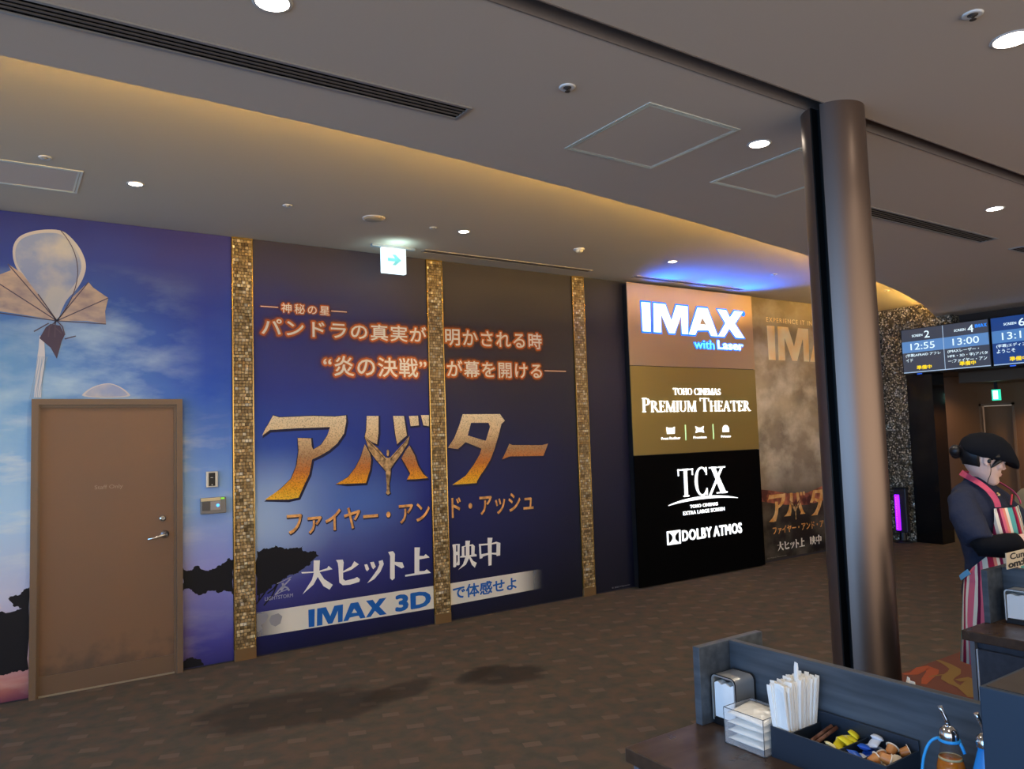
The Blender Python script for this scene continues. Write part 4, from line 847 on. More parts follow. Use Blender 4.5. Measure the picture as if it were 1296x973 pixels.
# ------------------------------------------------------------------ film poster beyond the sign
PS = print_mat('print_storm', 8.0, 10.95,
    [(0, S(26, 22, 22)), (.45, S(40, 34, 30)), (.75, S(60, 48, 40)), (.98, S(150, 138, 124)), (1.5, S(140, 130, 116)), (2.0, S(188, 174, 148)), (2.6, S(160, 144, 116)), (3.0, S(132, 112, 82)), (3.41, S(118, 98, 70))],
    [(0, S(26, 22, 22)), (.45, S(40, 34, 30)), (.75, S(60, 48, 40)), (1.2, S(150, 130, 108)), (2.0, S(180, 160, 130)), (3.41, S(170, 146, 108))],
    cloud=[dict(scale=(1.3, 1, 1.6), lo=.42, hi=.68, z=[(.9, 0), (1.1, .55), (1.6, .7), (2.6, .6), (3.4, .3)], col=S(84, 78, 70)), dict(scale=(2.2, 1, 2.8), loc=(4, 0, 2), lo=.44, hi=.64, z=[(.9, .1), (1.3, .6), (2.2, .6), (3.2, .2)], col=S(232, 220, 196))])
ps = thing('film_poster', 'stormy grey wall poster partly hidden by the bronze column', 'poster', (0, WALLY, 0))
MB().box(8.02, 10.97, WALLY, WALLY+.008, .03, CU-.003).build('printed_sheet', PS, ps)
b = MB(); b.poly([(8.02, .93), (8.25, .90), (8.6, .84), (9.0, .82), (9.4, .90), (9.4, .70), (9.0, .66), (8.5, .70), (8.02, .78)], (), flat(WALLY-.0012)); b.build('banner_print', two_tone('print_banner', S(84, 44, 40), S(200, 116, 88), 5, .4, .62), ps)
M_cr = two_tone('print_gilt', S(255, 236, 190), S(246, 196, 110), 2.2)
b = MB(); text_fit(b, 'EXPERIENCE IT IN', 8.346, 9.33, 3.098, 3.160, on_wall(WALLY-.002), .0, 0, 1.2); b.build('lettering', M_cr, ps)
for o_, hs in IM: MB().poly([(8.348+a*2.072, 2.595+c*.453) for a, c in o_], [[(8.348+a*2.072, 2.595+c*.453) for a, c in h_] for h_ in hs], flat(WALLY-.002)).build('large_letter', M_cr, ps)
def remap(x, z): return (8.168+(x-1.79)*(9.30-8.168)/(4.03-1.79), .498+(z-1.236)*(.85-.498)/(1.94-1.236))
M_bro3 = two_tone('print_title_gold', S(216, 150, 70), S(238, 200, 140), 9)
for k in ('A1', 'A2', 'TA', 'BAR'):
    for o_, hs in as_list(k): MB().poly([remap(*q) for q in o_], [[remap(*q) for q in h_] for h_ in hs], flat(WALLY-.002)).build('title_letter', M_bro3, ps)
b = MB(); put2(b, 'EMB', WALLY-.003, remap); b.build('winged_emblem', M_emb, ps)
b = MB(); text_fit(b, 'ファイヤー・アンド・アッシュ', 8.243, 9.62, .335, .435, on_wall(WALLY-.002), .02); b.build('lettering', M_bro2, ps)
def remap2(x, z): return (8.316+(x-2.102)*(9.258-8.316)/(4.087-2.102), .115+(z-.444)*(.245-.115)/(.73-.444))
b = MB()
for k in ('DAI', 'HI', 'TSU', 'TO', 'UE', 'EI', 'NAKA'): put2(b, k, WALLY-.002, remap2)
b.build('brush_lettering', M_off, ps)
b = MB(); text_fit(b, 'All Rights Reserved.', 8.10, 8.50, .042, .058, on_wall(WALLY-.002)); b.build('small_print', mat('print_tiny2', S(150, 146, 140), .5), ps)

for t_, lo, hi in ((p2, 1.7275, 3.3375), (p3, 3.5105, 5.0925), (p1, -3.9, 1.5525)):
    for ch in t_.children:
        for v in ch.data.vertices: v.co.x = min(max(v.co.x, lo), hi)

# ------------------------------------------------------------------ column
cx0, cy0, cr = 3.295, 2.07, .142
t = thing('round_column', 'round brushed bronze column with a dark guide slot facing the sign wall corner', 'column', (cx0, cy0, 0))
hw = .026; a0 = math.asin(hw/cr); prof = []
n = 72
for i in range(n+1):
    a = PI+a0+(2*PI-2*a0)*i/n
    prof.append((cx0+cr*math.cos(a), cy0+cr*math.sin(a)))
prof += [(cx0-cr+.06, cy0+hw), (cx0-cr+.06, cy0-hw)]
b = MB(); b.loft([[(x, y, z) for x, y in prof] for z in (0, .01, CZ-.004, CZ)], smooth=False)
sharp(b.build('column_shaft', M_bronze, t), 40)
b = MB(); b.box(cx0-cr+.05, cx0-cr+.058, cy0-hw+.001, cy0+hw-.001, .0, CZ); b.box(cx0-cr+.004, cx0-cr+.05, cy0-hw+.0005, cy0-hw+.006, 0, CZ); b.box(cx0-cr+.004, cx0-cr+.05, cy0+hw-.006, cy0+hw-.0005, 0, CZ)
b.build('shutter_guide', mat('guide_dark', S(20, 22, 22), .35, .3), t)
MB().lathe((cx0, cy0, 0), [(cr+.004, 0), (cr+.004, .05), (cr+.001, .052)], 48, cap=False).build('base_ring', mat('base_steel', S(120, 112, 104), .3, .9), t)

# ------------------------------------------------------------------ ceiling fittings
M_lens = mat('lamp_lens', (1, 1, 1, 1), emit=(1.0, .93, .80, 1), es=18)
M_ring = mat('lamp_ring', S(210, 204, 195), .4)
def downlight(x, y, z, label, r=.055, energy=34, grp=None):
    t = thing('downlight', label, 'ceiling light', (x, y, z), 0, grp)
    MB().lathe((x, y, z), [(r-.004, -.003), (r+.004, -.004), (r+.008, -.001), (r+.008, 0)], 28, cap=False).build('trim_ring', M_ring, t)
    MB().lathe((x, y, z), [(.001, -.0022), (r-.004, -.0022)], 28, cap=False).build('lens', M_lens, t)
    ld = bpy.data.lights.new('downlight_beam', 'SPOT'); ld.energy = energy*1.5; ld.color = (1.0, .90, .76); ld.spot_size = math.radians(125); ld.spot_blend = .8; ld.shadow_soft_size = r
    lo = bpy.data.objects.new('downlight_beam', ld); COL.objects.link(lo); lo.parent = t; lo.location = (0, 0, -.02)
downlight(.711, 5.34, CU, 'small recessed lamp above the staff door', .045, 30)
downlight(3.179, 5.36, CU, 'small recessed lamp to the right of the hanging arrow sign', .045, 30)
downlight(5.62, 5.37, CU, 'small recessed lamp in the blue lit ceiling above the bronze sign panel', .045, 30)
downlight(8.1, 5.37, CU, 'small recessed lamp over the film poster, behind the column', .045, 30)
downlight(.753, 2.50, CZ, 'recessed lamp at the top edge of the photo above the long ceiling vent', .06, 40)
downlight(3.314, 2.507, CZ, 'recessed lamp between the two square ceiling hatches', .055, 40)
downlight(5.834, 2.467, CZ, 'recessed lamp right of the column near the short ceiling vent', .055, 40)
downlight(3.30, 1.286, CZ, 'large recessed lamp at the top right corner near the sprinkler', .07, 40)
downlight(-1.9, 2.5, CZ, 'recessed lamp out of view to the left', .06, 40)
downlight(-1.8, 5.36, CU, 'recessed lamp out of view beyond the balloon print', .045, 30)
downlight(.75, .2, CZ, 'recessed lamp behind the viewer', .06, 40)
downlight(5.834, .3, CZ, 'recessed lamp out of view over the second counter side', .06, 40)
def rosette(x, y, z, label, kind, r=.036):
    t = thing(kind, label, kind.replace('_', ' '), (x, y, z))
    MB().lathe((x, y, z), [(.018, -.004), (r-.004, -.007), (r, -.003), (r, 0)], 24, cap=False).build('escutcheon', M_white, t)
    b = MB(); b.lathe((x, y, z), [(.017, 0), (.017, -.005), (.009, -.007), (.006, -.012)], 16)
    if kind == 'sprinkler_head':
        b.tube([(x-.010, y, z-.006), (x-.011, y, z-.014), (x, y, z-.020)], .0016, 8); b.tube([(x+.010, y, z-.006), (x+.011, y, z-.014), (x, y, z-.020)], .0016, 8); b.lathe((x, y, z), [(.012, -.020), (.012, -.0215)], 16)
    b.build('nozzle', mat('nozzle_grey', S(90, 86, 82), .4, .6) if kind == 'sprinkler_head' else mat('sensor_cream', S(170, 160, 140), .5), t)
rosette(2.02, 2.496, CZ, 'sprinkler head left of the big square ceiling hatch', 'sprinkler_head')
rosette(2.964, 1.278, CZ, 'sprinkler head beside the large lamp at top right', 'sprinkler_head')
rosette(.2, 5.087, CU, 'small ceiling sensor above the cut off hatch at left', 'ceiling_sensor', .034)
rosette(1.70, 5.337, CU, 'small ceiling sensor between the door lamp and the round speaker', 'ceiling_sensor', .034)
rosette(2.897, 5.371, CU, 'tiny ceiling sensor between the round speaker and a lamp', 'ceiling_sensor', .03)
rosette(7.146, 5.304, CU, 'small ceiling sensor at the right of the blue glow', 'ceiling_sensor', .034)
rosette(9.4, 5.30, CU, 'small ceiling sensor in the warm ceiling patch right of the column', 'ceiling_sensor', .034)
t = thing('ceiling_speaker', 'flat round speaker disc in the ceiling above the hanging arrow sign', 'speaker', (2.369, 5.345, CU))
MB().lathe((2.369, 5.345, CU), [(.001, -.014), (.066, -.014), (.074, -.010), (.076, 0)], 32, cap=False).build('grille', mat('speaker_tan', S(176, 160, 132), .6), t)
MB().lathe((2.369, 5.345, CU), [(.075, -.003), (.085, -.006), (.088, 0)], 32, cap=False).build('rim', M_white, t)
t = thing('smoke_detector', 'small cream smoke detector near the end of the wall side vent', 'smoke detector', (4.428, 5.388, CU))
MB().lathe((4.428, 5.388, CU), [(.001, -.034), (.024, -.034), (.034, -.024), (.036, -.018), (.036, -.012)], 24, cap=False).build('detector_head', mat('detector_cream', S(228, 214, 180), .5), t)
MB().lathe((4.428, 5.388, CU), [(.044, -.012), (.050, -.010), (.052, 0)], 24).build('base_plate', M_white, t)

def vent(x0, x1, y0, y1, z, n, label, fr=.016):
    t = thing('ceiling_vent', label, 'vent', ((x0+x1)/2, (y0+y1)/2, z))
    MB().box(x0+.004, x1-.004, y0+.004, y1-.004, z-.0015, z).build('shade_plate', M_dark, t)  # flat dark plate, painted as the shade inside the slots
    MB().box(x0, x1, y0, y0+fr, z-.007, z).box(x0, x1, y1-fr, y1, z-.007, z).box(x0, x0+fr, y0+fr, y1-fr, z-.007, z).box(x1-fr, x1, y0+fr, y1-fr, z-.007, z).build('frame', M_alu, t)
    st = (y1-y0-2*fr)/n
    for i in range(1, n):
        y = y0+fr+st*i
        MB().box(x0+fr, x1-fr, y-st*.16, y+st*.16, z-.006, z-.001).build('slat', mat('slat_grey', S(108, 100, 92), .5, .3), t)
vent(-3.6, 1.77, 2.875, 3.02, CZ, 4, 'long dark slot vent across the upper left ceiling')
vent(4.85, 6.805, 2.868, 3.015, CZ, 4, 'slot vent emerging right of the column')
vent(7.32, 10.2, 2.868, 3.015, CZ, 4, 'slot vent cut off at the right edge of the photo')
vent(3.17, 5.13, 6.03, 6.12, CU, 2, 'thin slot vent along the wall over the navy panel', .01)
vent(5.75, 7.55, 6.03, 6.12, CU, 2, 'thin slot vent above the bronze sign panel', .01)
M_hat = mat('hatch_frame', S(226, 230, 216), .35, .3)
def hatch(x0, x1, y0, y1, z, label):
    t = thing('ceiling_hatch', label, 'hatch', ((x0+x1)/2, (y0+y1)/2, z)); w = .013
    def fr(b, o, w_, h_): return b.box(x0+o, x1-o, y0+o, y0+o+w_, z-h_, z).box(x0+o, x1-o, y1-o-w_, y1-o, z-h_, z).box(x0+o, x0+o+w_, y0+o+w_, y1-o-w_, z-h_, z).box(x1-o-w_, x1-o, y0+o+w_, y1-o-w_, z-h_, z)
    fr(MB(), 0, w, .004).build('outer_frame', M_hat, t)
    fr(MB(), .0175, .010, .0035).build('inner_frame', M_hat, t)
    MB().box(x0+.028, x1-.028, y0+.028, y1-.028, z-.002, z).build('lid', M_ceil, t)
    MB().box((x0+x1)/2-.02, (x0+x1)/2+.02, y1-.03, y1-.018, z-.006, z-.003).build('latch', M_hat, t)
hatch(2.44, 3.065, 2.425, 3.062, CZ, 'square ceiling hatch left of the column lamp, the nearer one')
hatch(3.555, 4.18, 2.43, 3.06, CZ, 'square ceiling hatch partly hidden behind the column top')
hatch(-.22, .408, 5.24, 5.715, CU, 'ceiling hatch cut off by the left edge above the sky panel')

# ------------------------------------------------------------------ hanging guidance sign
t = thing('arrow_sign', 'white lit hanging sign with pale blue right arrow', 'exit sign', (2.865, 6.06, CU))
MB().box(2.752, 2.978, 6.035, 6.085, 3.165, CU-.02, .004).build('lamp_case', mat('sign_white_lit', (1, 1, 1, 1), .4, emit=(.66, .90, 1, 1), es=1.6), t)
ld = bpy.data.lights.new('sign_top_glow', 'SPOT'); ld.energy = 3; ld.color = (.55, .88, 1); ld.spot_size = math.radians(150); ld.spot_blend = 1; ld.shadow_soft_size = .03
lo = bpy.data.objects.new('sign_top_glow', ld); COL.objects.link(lo); lo.parent = t; lo.location = (-.02, -.16, -.16); lo.rotation_euler = (math.radians(180-18), 0, 0)
MB().box(2.754, 2.976, 6.0335, 6.035, 3.167, CU-.022).build('lit_face', mat('sign_face_lit', (.1, .1, .1, 1), .4, emit=(.90, 1, 1, 1), es=.95), t)
b = MB(); b.prism([(2.80, 3.268), (2.87, 3.268), (2.845, 3.235), (2.872, 3.235), (2.925, 3.281), (2.872, 3.327), (2.845, 3.327), (2.87, 3.294), (2.80, 3.294)], [], on_wall(6.0332), .004)
b.build('arrow', mat('arrow_cyan', (.05, .2, .2, 1), emit=(.16, .56, .60, 1), es=1.0), t)
MB().box(2.66, 3.07, 6.04, 6.08, CU-.022, CU).build('ceiling_bracket', mat('bracket_grey', S(150, 160, 164), .4), t)
t = thing('exit_sign', 'small green and white exit lamp in the dark lobby', 'exit sign', (12.1, 5.29, 2.27))
MB().box(12.09, 12.13, 5.235, 5.345, 2.0, 2.16, .003).build('lamp_case', mat('exit_case', (.05, .5, .3, 1), .4, emit=(.03, .62, .36, 1), es=1.4), t)
MB().box(12.085, 12.09, 5.262, 5.322, 2.02, 2.14).build('lit_face', mat('exit_face', (1, 1, 1, 1), .4, emit=(.78, 1, .92, 1), es=2.6), t)
MB().box(12.10, 12.12, 5.27, 5.31, 2.16, 2.27).build('bracket', M_black, t)

# ------------------------------------------------------------------ schedule screens
def screen(y1, label, cells, bgc, X=10.8, cut=None):
    """a wall screen facing -X; y1 is its left edge as seen, cells from left to right"""
    wd, z0, z1 = 1.185, 2.405, 3.055
    t = thing('schedule_screen', label, 'screen', (X, y1-wd/2, 2.4))
    MB().box(X, X+.06, y1-wd, y1, z0, z1, .004).build('housing', M_black, t)
    MB().box(X+.06, X+.4, y1-wd/2-.1, y1-wd/2+.1, 2.65, 2.85).build('wall_mount', M_black, t)
    scr = MB().box(X-.002, X, y1-wd+.012, y1-.012, z0+.016, z1-.012).build('display', mat('display_'+bgc[0], (0, 0, 0, 1), .3, emit=bgc[1], es=1.0), t)
    fm_ = lambda d: (lambda a, b, dd=0: (X-.002-d, -a, b))
    cw = (wd-.024)/2
    band, wt, ye, bl, ln = MB(), MB(), MB(), MB(), MB()
    any_bl = False
    for i, (num, tm, rows, imx) in enumerate(cells):
        a0 = -(y1-.012)+i*cw; 
        band.face([fm_(.0006)(a0, z1-.345), fm_(.0006)(a0+cw, z1-.345), fm_(.0006)(a0+cw, z1-.185), fm_(.0006)(a0, z1-.185)])
        text_fit(wt, 'SCREEN', a0+.15, a0+.30, z1-.125, z1-.092, fm_(.0012), .02)
        text_fit(wt, num, a0+.325, a0+.40, z1-.155, z1-.055, fm_(.0012), .01)
        text_fit(wt, tm, a0+.12, a0+.46, z1-.310, z1-.215, fm_(.0012), .005)
        for j, (s_, wf) in enumerate(rows): text_fit(wt, s_, a0+.045, a0+.045+wf*cw, z1-.412-.066*j, z1-.362-.066*j, fm_(.0012), .012)
        text_fit(ye, '準備中', a0+.19, a0+.40, z0+.055, z0+.115, fm_(.0012), .03); ye.build('yellow_writing', mat('screen_yellow', (0, 0, 0, 1), .3, emit=(1, .72, .02, 1), es=1.1), scr); ye = MB()
        if imx: imax(bl, a0+.42, a0+.57, z1-.105, z1-.06, fm_(.0012)); any_bl = True
    ln.face([fm_(.001)(-(y1-.012)+cw-.004, z0+.02), fm_(.001)(-(y1-.012)+cw+.004, z0+.02), fm_(.001)(-(y1-.012)+cw+.004, z1-.015), fm_(.001)(-(y1-.012)+cw-.004, z1-.015)])
    ln.face([fm_(.001)(-(y1-.012), z0+.018), fm_(.001)(-(y1-wd+.012), z0+.018), fm_(.001)(-(y1-wd+.012), z0+.03), fm_(.001)(-(y1-.012), z0+.03)])
    band.build('time_band', mat('band_'+bgc[0], (0, 0, 0, 1), .3, emit=bgc[2], es=1.0), scr)
    wt.build('white_writing', mat('screen_white', (0, 0, 0, 1), .3, emit=(.72, .90, 1, 1), es=1.15), scr)
    ye.b.free()
    ln.build('divider_line', mat('screen_line', (0, 0, 0, 1), .3, emit=(.40, .55, .75, 1), es=1.0), scr)
    if any_bl: bl.build('blue_writing', mat('screen_blue_ink', (0, 0, 0, 1), .3, emit=(.02, .25, 1, 1), es=1.1), scr)
    MB().box(X-.004, X-.001, y1-.27, y1-.20, z0-.012, z0+.004).build('status_lamp', mat('lamp_navy', (0, 0, 0, 1), .3, emit=(.02, .12, .8, 1), es=1.0), t)
    return t
GREY = ('grey', S(62, 68, 84), S(92, 138, 196)); BLU = ('blue', S(24, 62, 130), S(78, 128, 190))
screen(5.93, 'schedule screen listing 12:55 and 13:00 shows', [('2', '12:55', [('(字幕)AFRAID アフレ', .84), ('イド', .17)], False), ('4', '13:00', [('(IMAXレーザー・', .70), ('HFR・3D・字)アバタ', .88), ('ー:ファイヤー・アン', .86)], True)], GREY)
screen(4.73, 'schedule screen with 13:10 on blue, cut off at the right', [('6', '13:10', [('(字幕)エディントンへ', .88), ('ようこそ', .38)], False), ('8', '13:20', [('(字幕)', .3)], False)], BLU)

# purple lit stand in the far corner
t = thing('purple_light_stand', 'black floor stand with a glowing purple tube in the far corner', 'lamp stand', (10.85, 6.12, 0))
b = MB().lathe((10.85, 6.12, 0), [(.13, 0), (.13, .012), (.05, .03), (.045, .14)], 28); sharp(b.build('base', M_black, t))
MB().box(10.82, 10.90, 6.03, 6.21, .14, .77, .01).build('housing', mat('stand_grey', S(60, 58, 62), .3, .5), t)
MB().lathe((10.815, 6.155, .17), [(.03, 0), (.034, .01), (.034, .50), (.03, .51)], 16).build('light_tube', mat('tube_purple', (.2, 0, .5, 1), .3, emit=(.22, .008, 1.0, 1), es=2.6), t)
b = MB()
for i in range(18): b.ball((10.780, 6.155, .20+i*.026), .0055, 8)
b.build('diode_row', mat('diode_pink', (1, .3, 1, 1), emit=(.9, .10, 1, 1), es=1.4), t)
MB().box(10.81, 10.905, 6.025, 6.215, .765, .785, .004).build('top_cap', M_black, t)

# ------------------------------------------------------------------ self-service counters
def wood(name, c0, c1, rough, dirx=True, spec=.5):
    M = mat(name, rough=rough, spec=spec); N, L, b = nodes(M); tcn = N.new('ShaderNodeTexCoord'); mp = N.new('ShaderNodeMapping'); mp.inputs['Scale'].default_value = (1, 1, 1)
    mp.inputs['Scale'].default_value = (40, 3, 40) if not dirx else (3, 40, 40)
    n = N.new('ShaderNodeTexNoise'); n.inputs['Scale'].default_value = 1; n.inputs['Detail'].default_value = 5; L.new(tcn.outputs['Object'], mp.inputs[0]); L.new(mp.outputs[0], n.inputs['Vector'])
    r = ramp(N, [(.35, c0), (.7, c1)]); L.new(n.outputs[0], r.inputs[0]); L.new(r.outputs[0], b.inputs['Base Color'])
    n2 = N.new('ShaderNodeTexNoise'); n2.inputs['Scale'].default_value = 9; n2.inputs['Detail'].default_value = 4; L.new(tcn.outputs['Object'], n2.inputs['Vector'])
    r2 = N.new('ShaderNodeMapRange'); r2.inputs[1].default_value = .3; r2.inputs[2].default_value = .7; r2.inputs[3].default_value = rough-.06; r2.inputs[4].default_value = rough+.12; L.new(n2.outputs[0], r2.inputs[0]); L.new(r2.outputs[0], b.inputs['Roughness'])
    return M
M_top = wood('counter_top', S(60, 44, 32), S(74, 56, 42), .30)
M_brd = wood('counter_board', S(54, 60, 66), S(78, 84, 90), .42, False)  # dark wood with the blue daylight reflection put into its colour
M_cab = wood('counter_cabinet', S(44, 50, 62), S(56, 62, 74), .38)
def counter(x0, yend, label, ylo, ex, div_end):
    """double sided condiment counter running along Y; the end board stands at the +Y end"""
    x1 = x0+.80
    t = thing('condiment_counter', label, 'counter', (x0+.4, (yend+ylo)/2, 0))
    MB().box(x0, x1, ylo, yend, .842, .88, .003).build('countertop', M_top, t)
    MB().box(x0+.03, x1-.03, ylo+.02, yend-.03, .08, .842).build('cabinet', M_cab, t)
    MB().box(x0+.06, x1-.06, ylo+.05, yend-.06, 0, .08).build('toe_kick', M_black, t)
    n_ = 3; w = (yend-.06-ylo-.05)/n_
    for i in range(n_):
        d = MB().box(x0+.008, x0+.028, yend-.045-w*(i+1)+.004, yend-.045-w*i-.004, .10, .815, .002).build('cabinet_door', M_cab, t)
        MB().box(x0+.004, x0+.010, yend-.045-w*i-.009, yend-.045-w*i-.004, .10, .815).build('edge_strip', mat('edge_strip', S(196, 206, 216), .35, .4), d)
    MB().box(x0+.006, x0+.03, yend-.044, yend-.026, .06, .842).build('corner_post', mat('post_grey', S(104, 108, 116), .4, .3), t)
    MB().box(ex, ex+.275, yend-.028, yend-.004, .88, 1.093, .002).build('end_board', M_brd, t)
    cx = ex+.1375
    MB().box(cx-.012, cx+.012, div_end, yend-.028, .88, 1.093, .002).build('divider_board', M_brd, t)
    return t
counter(1.368, 1.557, 'near dark wood condiment counter with raised divider and straws on it', -.35, 1.632, .775)
counter(3.168, 1.577, 'far dark wood counter where the capped worker stands', .1, 3.35, .4)

# black box on the near counter
t = thing('counter_box', 'dark box cabinet on the near counter at the bottom right corner', 'box', (1.7, .60, .88))
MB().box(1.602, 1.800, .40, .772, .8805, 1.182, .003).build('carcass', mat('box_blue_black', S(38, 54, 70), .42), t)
MB().box(1.612, 1.790, .41, .762, 1.182, 1.1835).build('top_sheet', wood('box_top', S(52, 40, 30), S(62, 48, 38), .5), t)

# napkin dispenser
def dispenser(x0, x1, y0, y1, z0, label):
    h_ = .137
    t = thing('napkin_dispenser', label, 'napkin dispenser', ((x0+x1)/2, (y0+y1)/2, z0))
    MB().box(x0+.004, x1-.004, y0+.002, y1-.002, z0, z0+.018, .002).build('base', M_black, t)
    def arch(o, r, n=8):
        P = [(y0+o, z0+.012), (y0+o, z0+h_-o-r)]
        P += [(y0+o+r-r*math.cos(PI/2*k/n), z0+h_-o-r+r*math.sin(PI/2*k/n)) for k in range(1, n+1)]
        P += [(y1-o-r+r*math.sin(PI/2*k/n), z0+h_-o-r+r*math.cos(PI/2*k/n)) for k in range(0, n)]
        P += [(y1-o, z0+h_-o-r), (y1-o, z0+.012)]
        return P
    A, I = arch(0, .016), arch(.005, .012)
    b = MB()
    for xa, xb in ((x0+.003, x1-.003),):
        b.loft([[(xa, *p) for p in A], [(xb, *p) for p in A]], False, False, closed=False)
    m_ = len(A)
    for i in range(m_-1): b.face([(x0+.003, *A[i]), (x0+.003, *A[i+1]), (x0+.003, *I[i+1]), (x0+.003, *I[i])]); b.face([(x0+.003, *I[i]), (x0+.003, *I[i+1]), (x0+.012, *I[i+1]), (x0+.012, *I[i])])
    b.face([(x1-.003, *p) for p in A])
    sharp(b.build('steel_shell', mat('brushed_steel', S(216, 212, 204), .30, .75), t), 50)
    b = MB()
    for xa in (x1-.003, x0+.001):
        for i in range(m_-1):
            b.face([(xa, *A[i]), (xa, *A[i+1]), (xa+.003, *A[i+1]), (xa+.003, *A[i])])
            O = [((p[0]-(y0+y1)/2)*1.03+(y0+y1)/2, (p[1]-z0)*1.012+z0) for p in (A[i], A[i+1])]
            b.face([(xa, *A[i]), (xa, *A[i+1]), (xa, *O[1]), (xa, *O[0])]); b.face([(xa, *O[0]), (xa, *O[1]), (xa+.003, *O[1]), (xa+.003, *O[0])])
    b.build('black_edge', M_black, t)
    b = MB()
    zt = z0+h_-.018; ys = [y0+.008+(y1-y0-.016)*k/12 for k in range(13)]
    for k in range(12):
        za = zt-.006*math.sin(k/12*PI*2.4)**2; zb = zt-.006*math.sin((k+1)/12*PI*2.4)**2
        b.face([(x0+.006, ys[k], z0+.022), (x0+.006, ys[k+1], z0+.022), (x0+.006, ys[k+1], zb), (x0+.006, ys[k], za)])
        b.face([(x0+.006, ys[k], za), (x0+.006, ys[k+1], zb), (x0+.03, ys[k+1], zb), (x0+.03, ys[k], za)])
    b.build('napkins', mat('napkin_white', S(236, 234, 228), .8, spec=.2), t)
dispenser(1.668, 1.752, 1.440, 1.524, .8805, 'chrome napkin dispenser in the corner of the near counter boards')
dispenser(3.40, 3.474, 1.40, 1.515, .8805, 'chrome napkin dispenser on the far counter at the right edge')

# acrylic box of wrapped napkins
t = thing('napkin_box', 'clear acrylic box of plastic wrapped napkins beside the dispenser', 'acrylic box', (1.65, 1.35, .88))
M_acr = mat('acrylic', (1, 1, 1, 1), .06, alpha=.13); M_acre = mat('acrylic_edge', S(64, 70, 78), .15, alpha=.85)
X0, X1, Y0, Y1, Z0, Z1 = 1.592, 1.700, 1.289, 1.414, .8805, .972; w = .0025
b = MB(); b.box(X0, X0+w, Y0, Y1, Z0, Z1); b.box(X1-w, X1, Y0, Y1, Z0, Z1); b.box(X0+w, X1-w, Y0, Y0+w, Z0, Z1); b.box(X0+w, X1-w, Y1-w, Y1, Z0, Z1); b.box(X0+w, X1-w, Y0+w, Y1-w, Z0, Z0+w); b.build('acrylic_walls', M_acr, t)
b = MB(); e = .0009
for (xa, ya), (xb, yb) in (((X0, Y0), (X1, Y0)), ((X0, Y1), (X1, Y1)), ((X0, Y0), (X0, Y1)), ((X1, Y0), (X1, Y1))):
    b.tube([(xa, ya, Z1), (xb, yb, Z1)], e, 6); b.tube([(xa, ya, Z0+.001), (xb, yb, Z0+.001)], e, 6)
for xa in (X0, X1):
    for ya in (Y0, Y1): b.tube([(xa, ya, Z0), (xa, ya, Z1)], e, 6)
b.build('polished_edges', M_acre, t)
M_pack = mat('plastic_wrap', S(238, 230, 212), .22, spec=.7); N, L, b_ = nodes(M_pack); tcn = N.new('ShaderNodeTexCoord'); n = N.new('ShaderNodeTexVoronoi'); n.inputs['Scale'].default_value = 45; L.new(tcn.outputs['Object'], n.inputs['Vector']); bu = N.new('ShaderNodeBump'); bu.inputs['Strength'].default_value = .4; bu.inputs['Distance'].default_value = .004; L.new(n.outputs[0], bu.inputs['Height']); L.new(bu.outputs[0], b_.inputs['Normal'])
def pillow(b, c, sx, sy, sz, rx=0, ry=0, rz=0, n=8):
    Mx = Matrix.Translation(c) @ Matrix.Rotation(rz, 4, 'Z') @ Matrix.Rotation(ry, 4, 'Y') @ Matrix.Rotation(rx, 4, 'X')
    G = {}
    for s_ in (1, -1):
        for i in range(n+1):
            for j in range(n+1):
                u, v = i/n*2-1, j/n*2-1
                e_ = (1-u*u)*(1-v*v); z = s_*sz/2*max(.06, e_**.45)
                wv = 1-.05*(1-e_)
                G[s_, i, j] = b.b.verts.new(Mx @ Vector((u*sx/2*wv, v*sy/2*wv, z)))
        for i in range(n):
            for j in range(n):
                q = [G[s_, i, j], G[s_, i+1, j], G[s_, i+1, j+1], G[s_, i, j+1]]
                f = b.b.faces.new(q if s_ > 0 else q[::-1]); f.smooth = True
    for k in range(n):
        for (i, j), (i2, j2) in (((k, 0), (k+1, 0)), ((k+1, n), (k, n)), ((0, k+1), (0, k)), ((n, k), (n, k+1))):
            b.b.faces.new((G[1, i, j], G[-1, i, j], G[-1, i2, j2], G[1, i2, j2]))
    return b
names = ('flat wrapped napkin packet at the bottom of the acrylic box', 'wrapped napkin packet second from the bottom of the acrylic box', 'wrapped napkin packet third up in the acrylic box', 'cream topped napkin packet tilted on top in the acrylic box')
for i, nm_ in enumerate(names):
    top_ = i == 3
    b = pillow(MB(), (1.646, 1.352, .8950+.0205*i+(.003 if top_ else 0)), .101, .118, .0225, rx=.06 if top_ else random.uniform(-.02, .02), ry=-.10 if top_ else 0, rz=random.uniform(-.01, .01), n=10)
    tag(b.build('napkin_packet', M_pack), nm_, 'napkins', 'napkin packets in the acrylic box')

# organiser tray
t = thing('organiser_tray', 'black divided tray of straws, sugar and creamers on the near counter', 'tray', (1.68, 1.13, .88))
M_tray = mat('tray_black', S(32, 42, 54), .42)
TX0, TX1, TY0, TY1, TZ = 1.614, 1.752, .982, 1.285, .955
MB().box(TX0, TX1, TY0, TY1, .8805, .884).build('tray_floor', M_tray, t)
MB().box(TX0, TX0+.005, TY0, TY1, .884, TZ, .001).build('front_wall', M_tray, t)
MB().box(TX1-.005, TX1, TY0, TY1, .884, TZ+.022, .001).build('back_wall', M_tray, t)
for y in (TY0+.0025, TY1-.0025): MB().box(TX0+.005, TX1-.005, y-.0025, y+.0025, .884, TZ, .001).build('end_wall', M_tray, t)
for y in (1.234, 1.106, 1.044): MB().box(TX0+.005, TX1-.005, y-.002, y+.002, .884, TZ-.006, .0005).build('partition', M_tray, t)
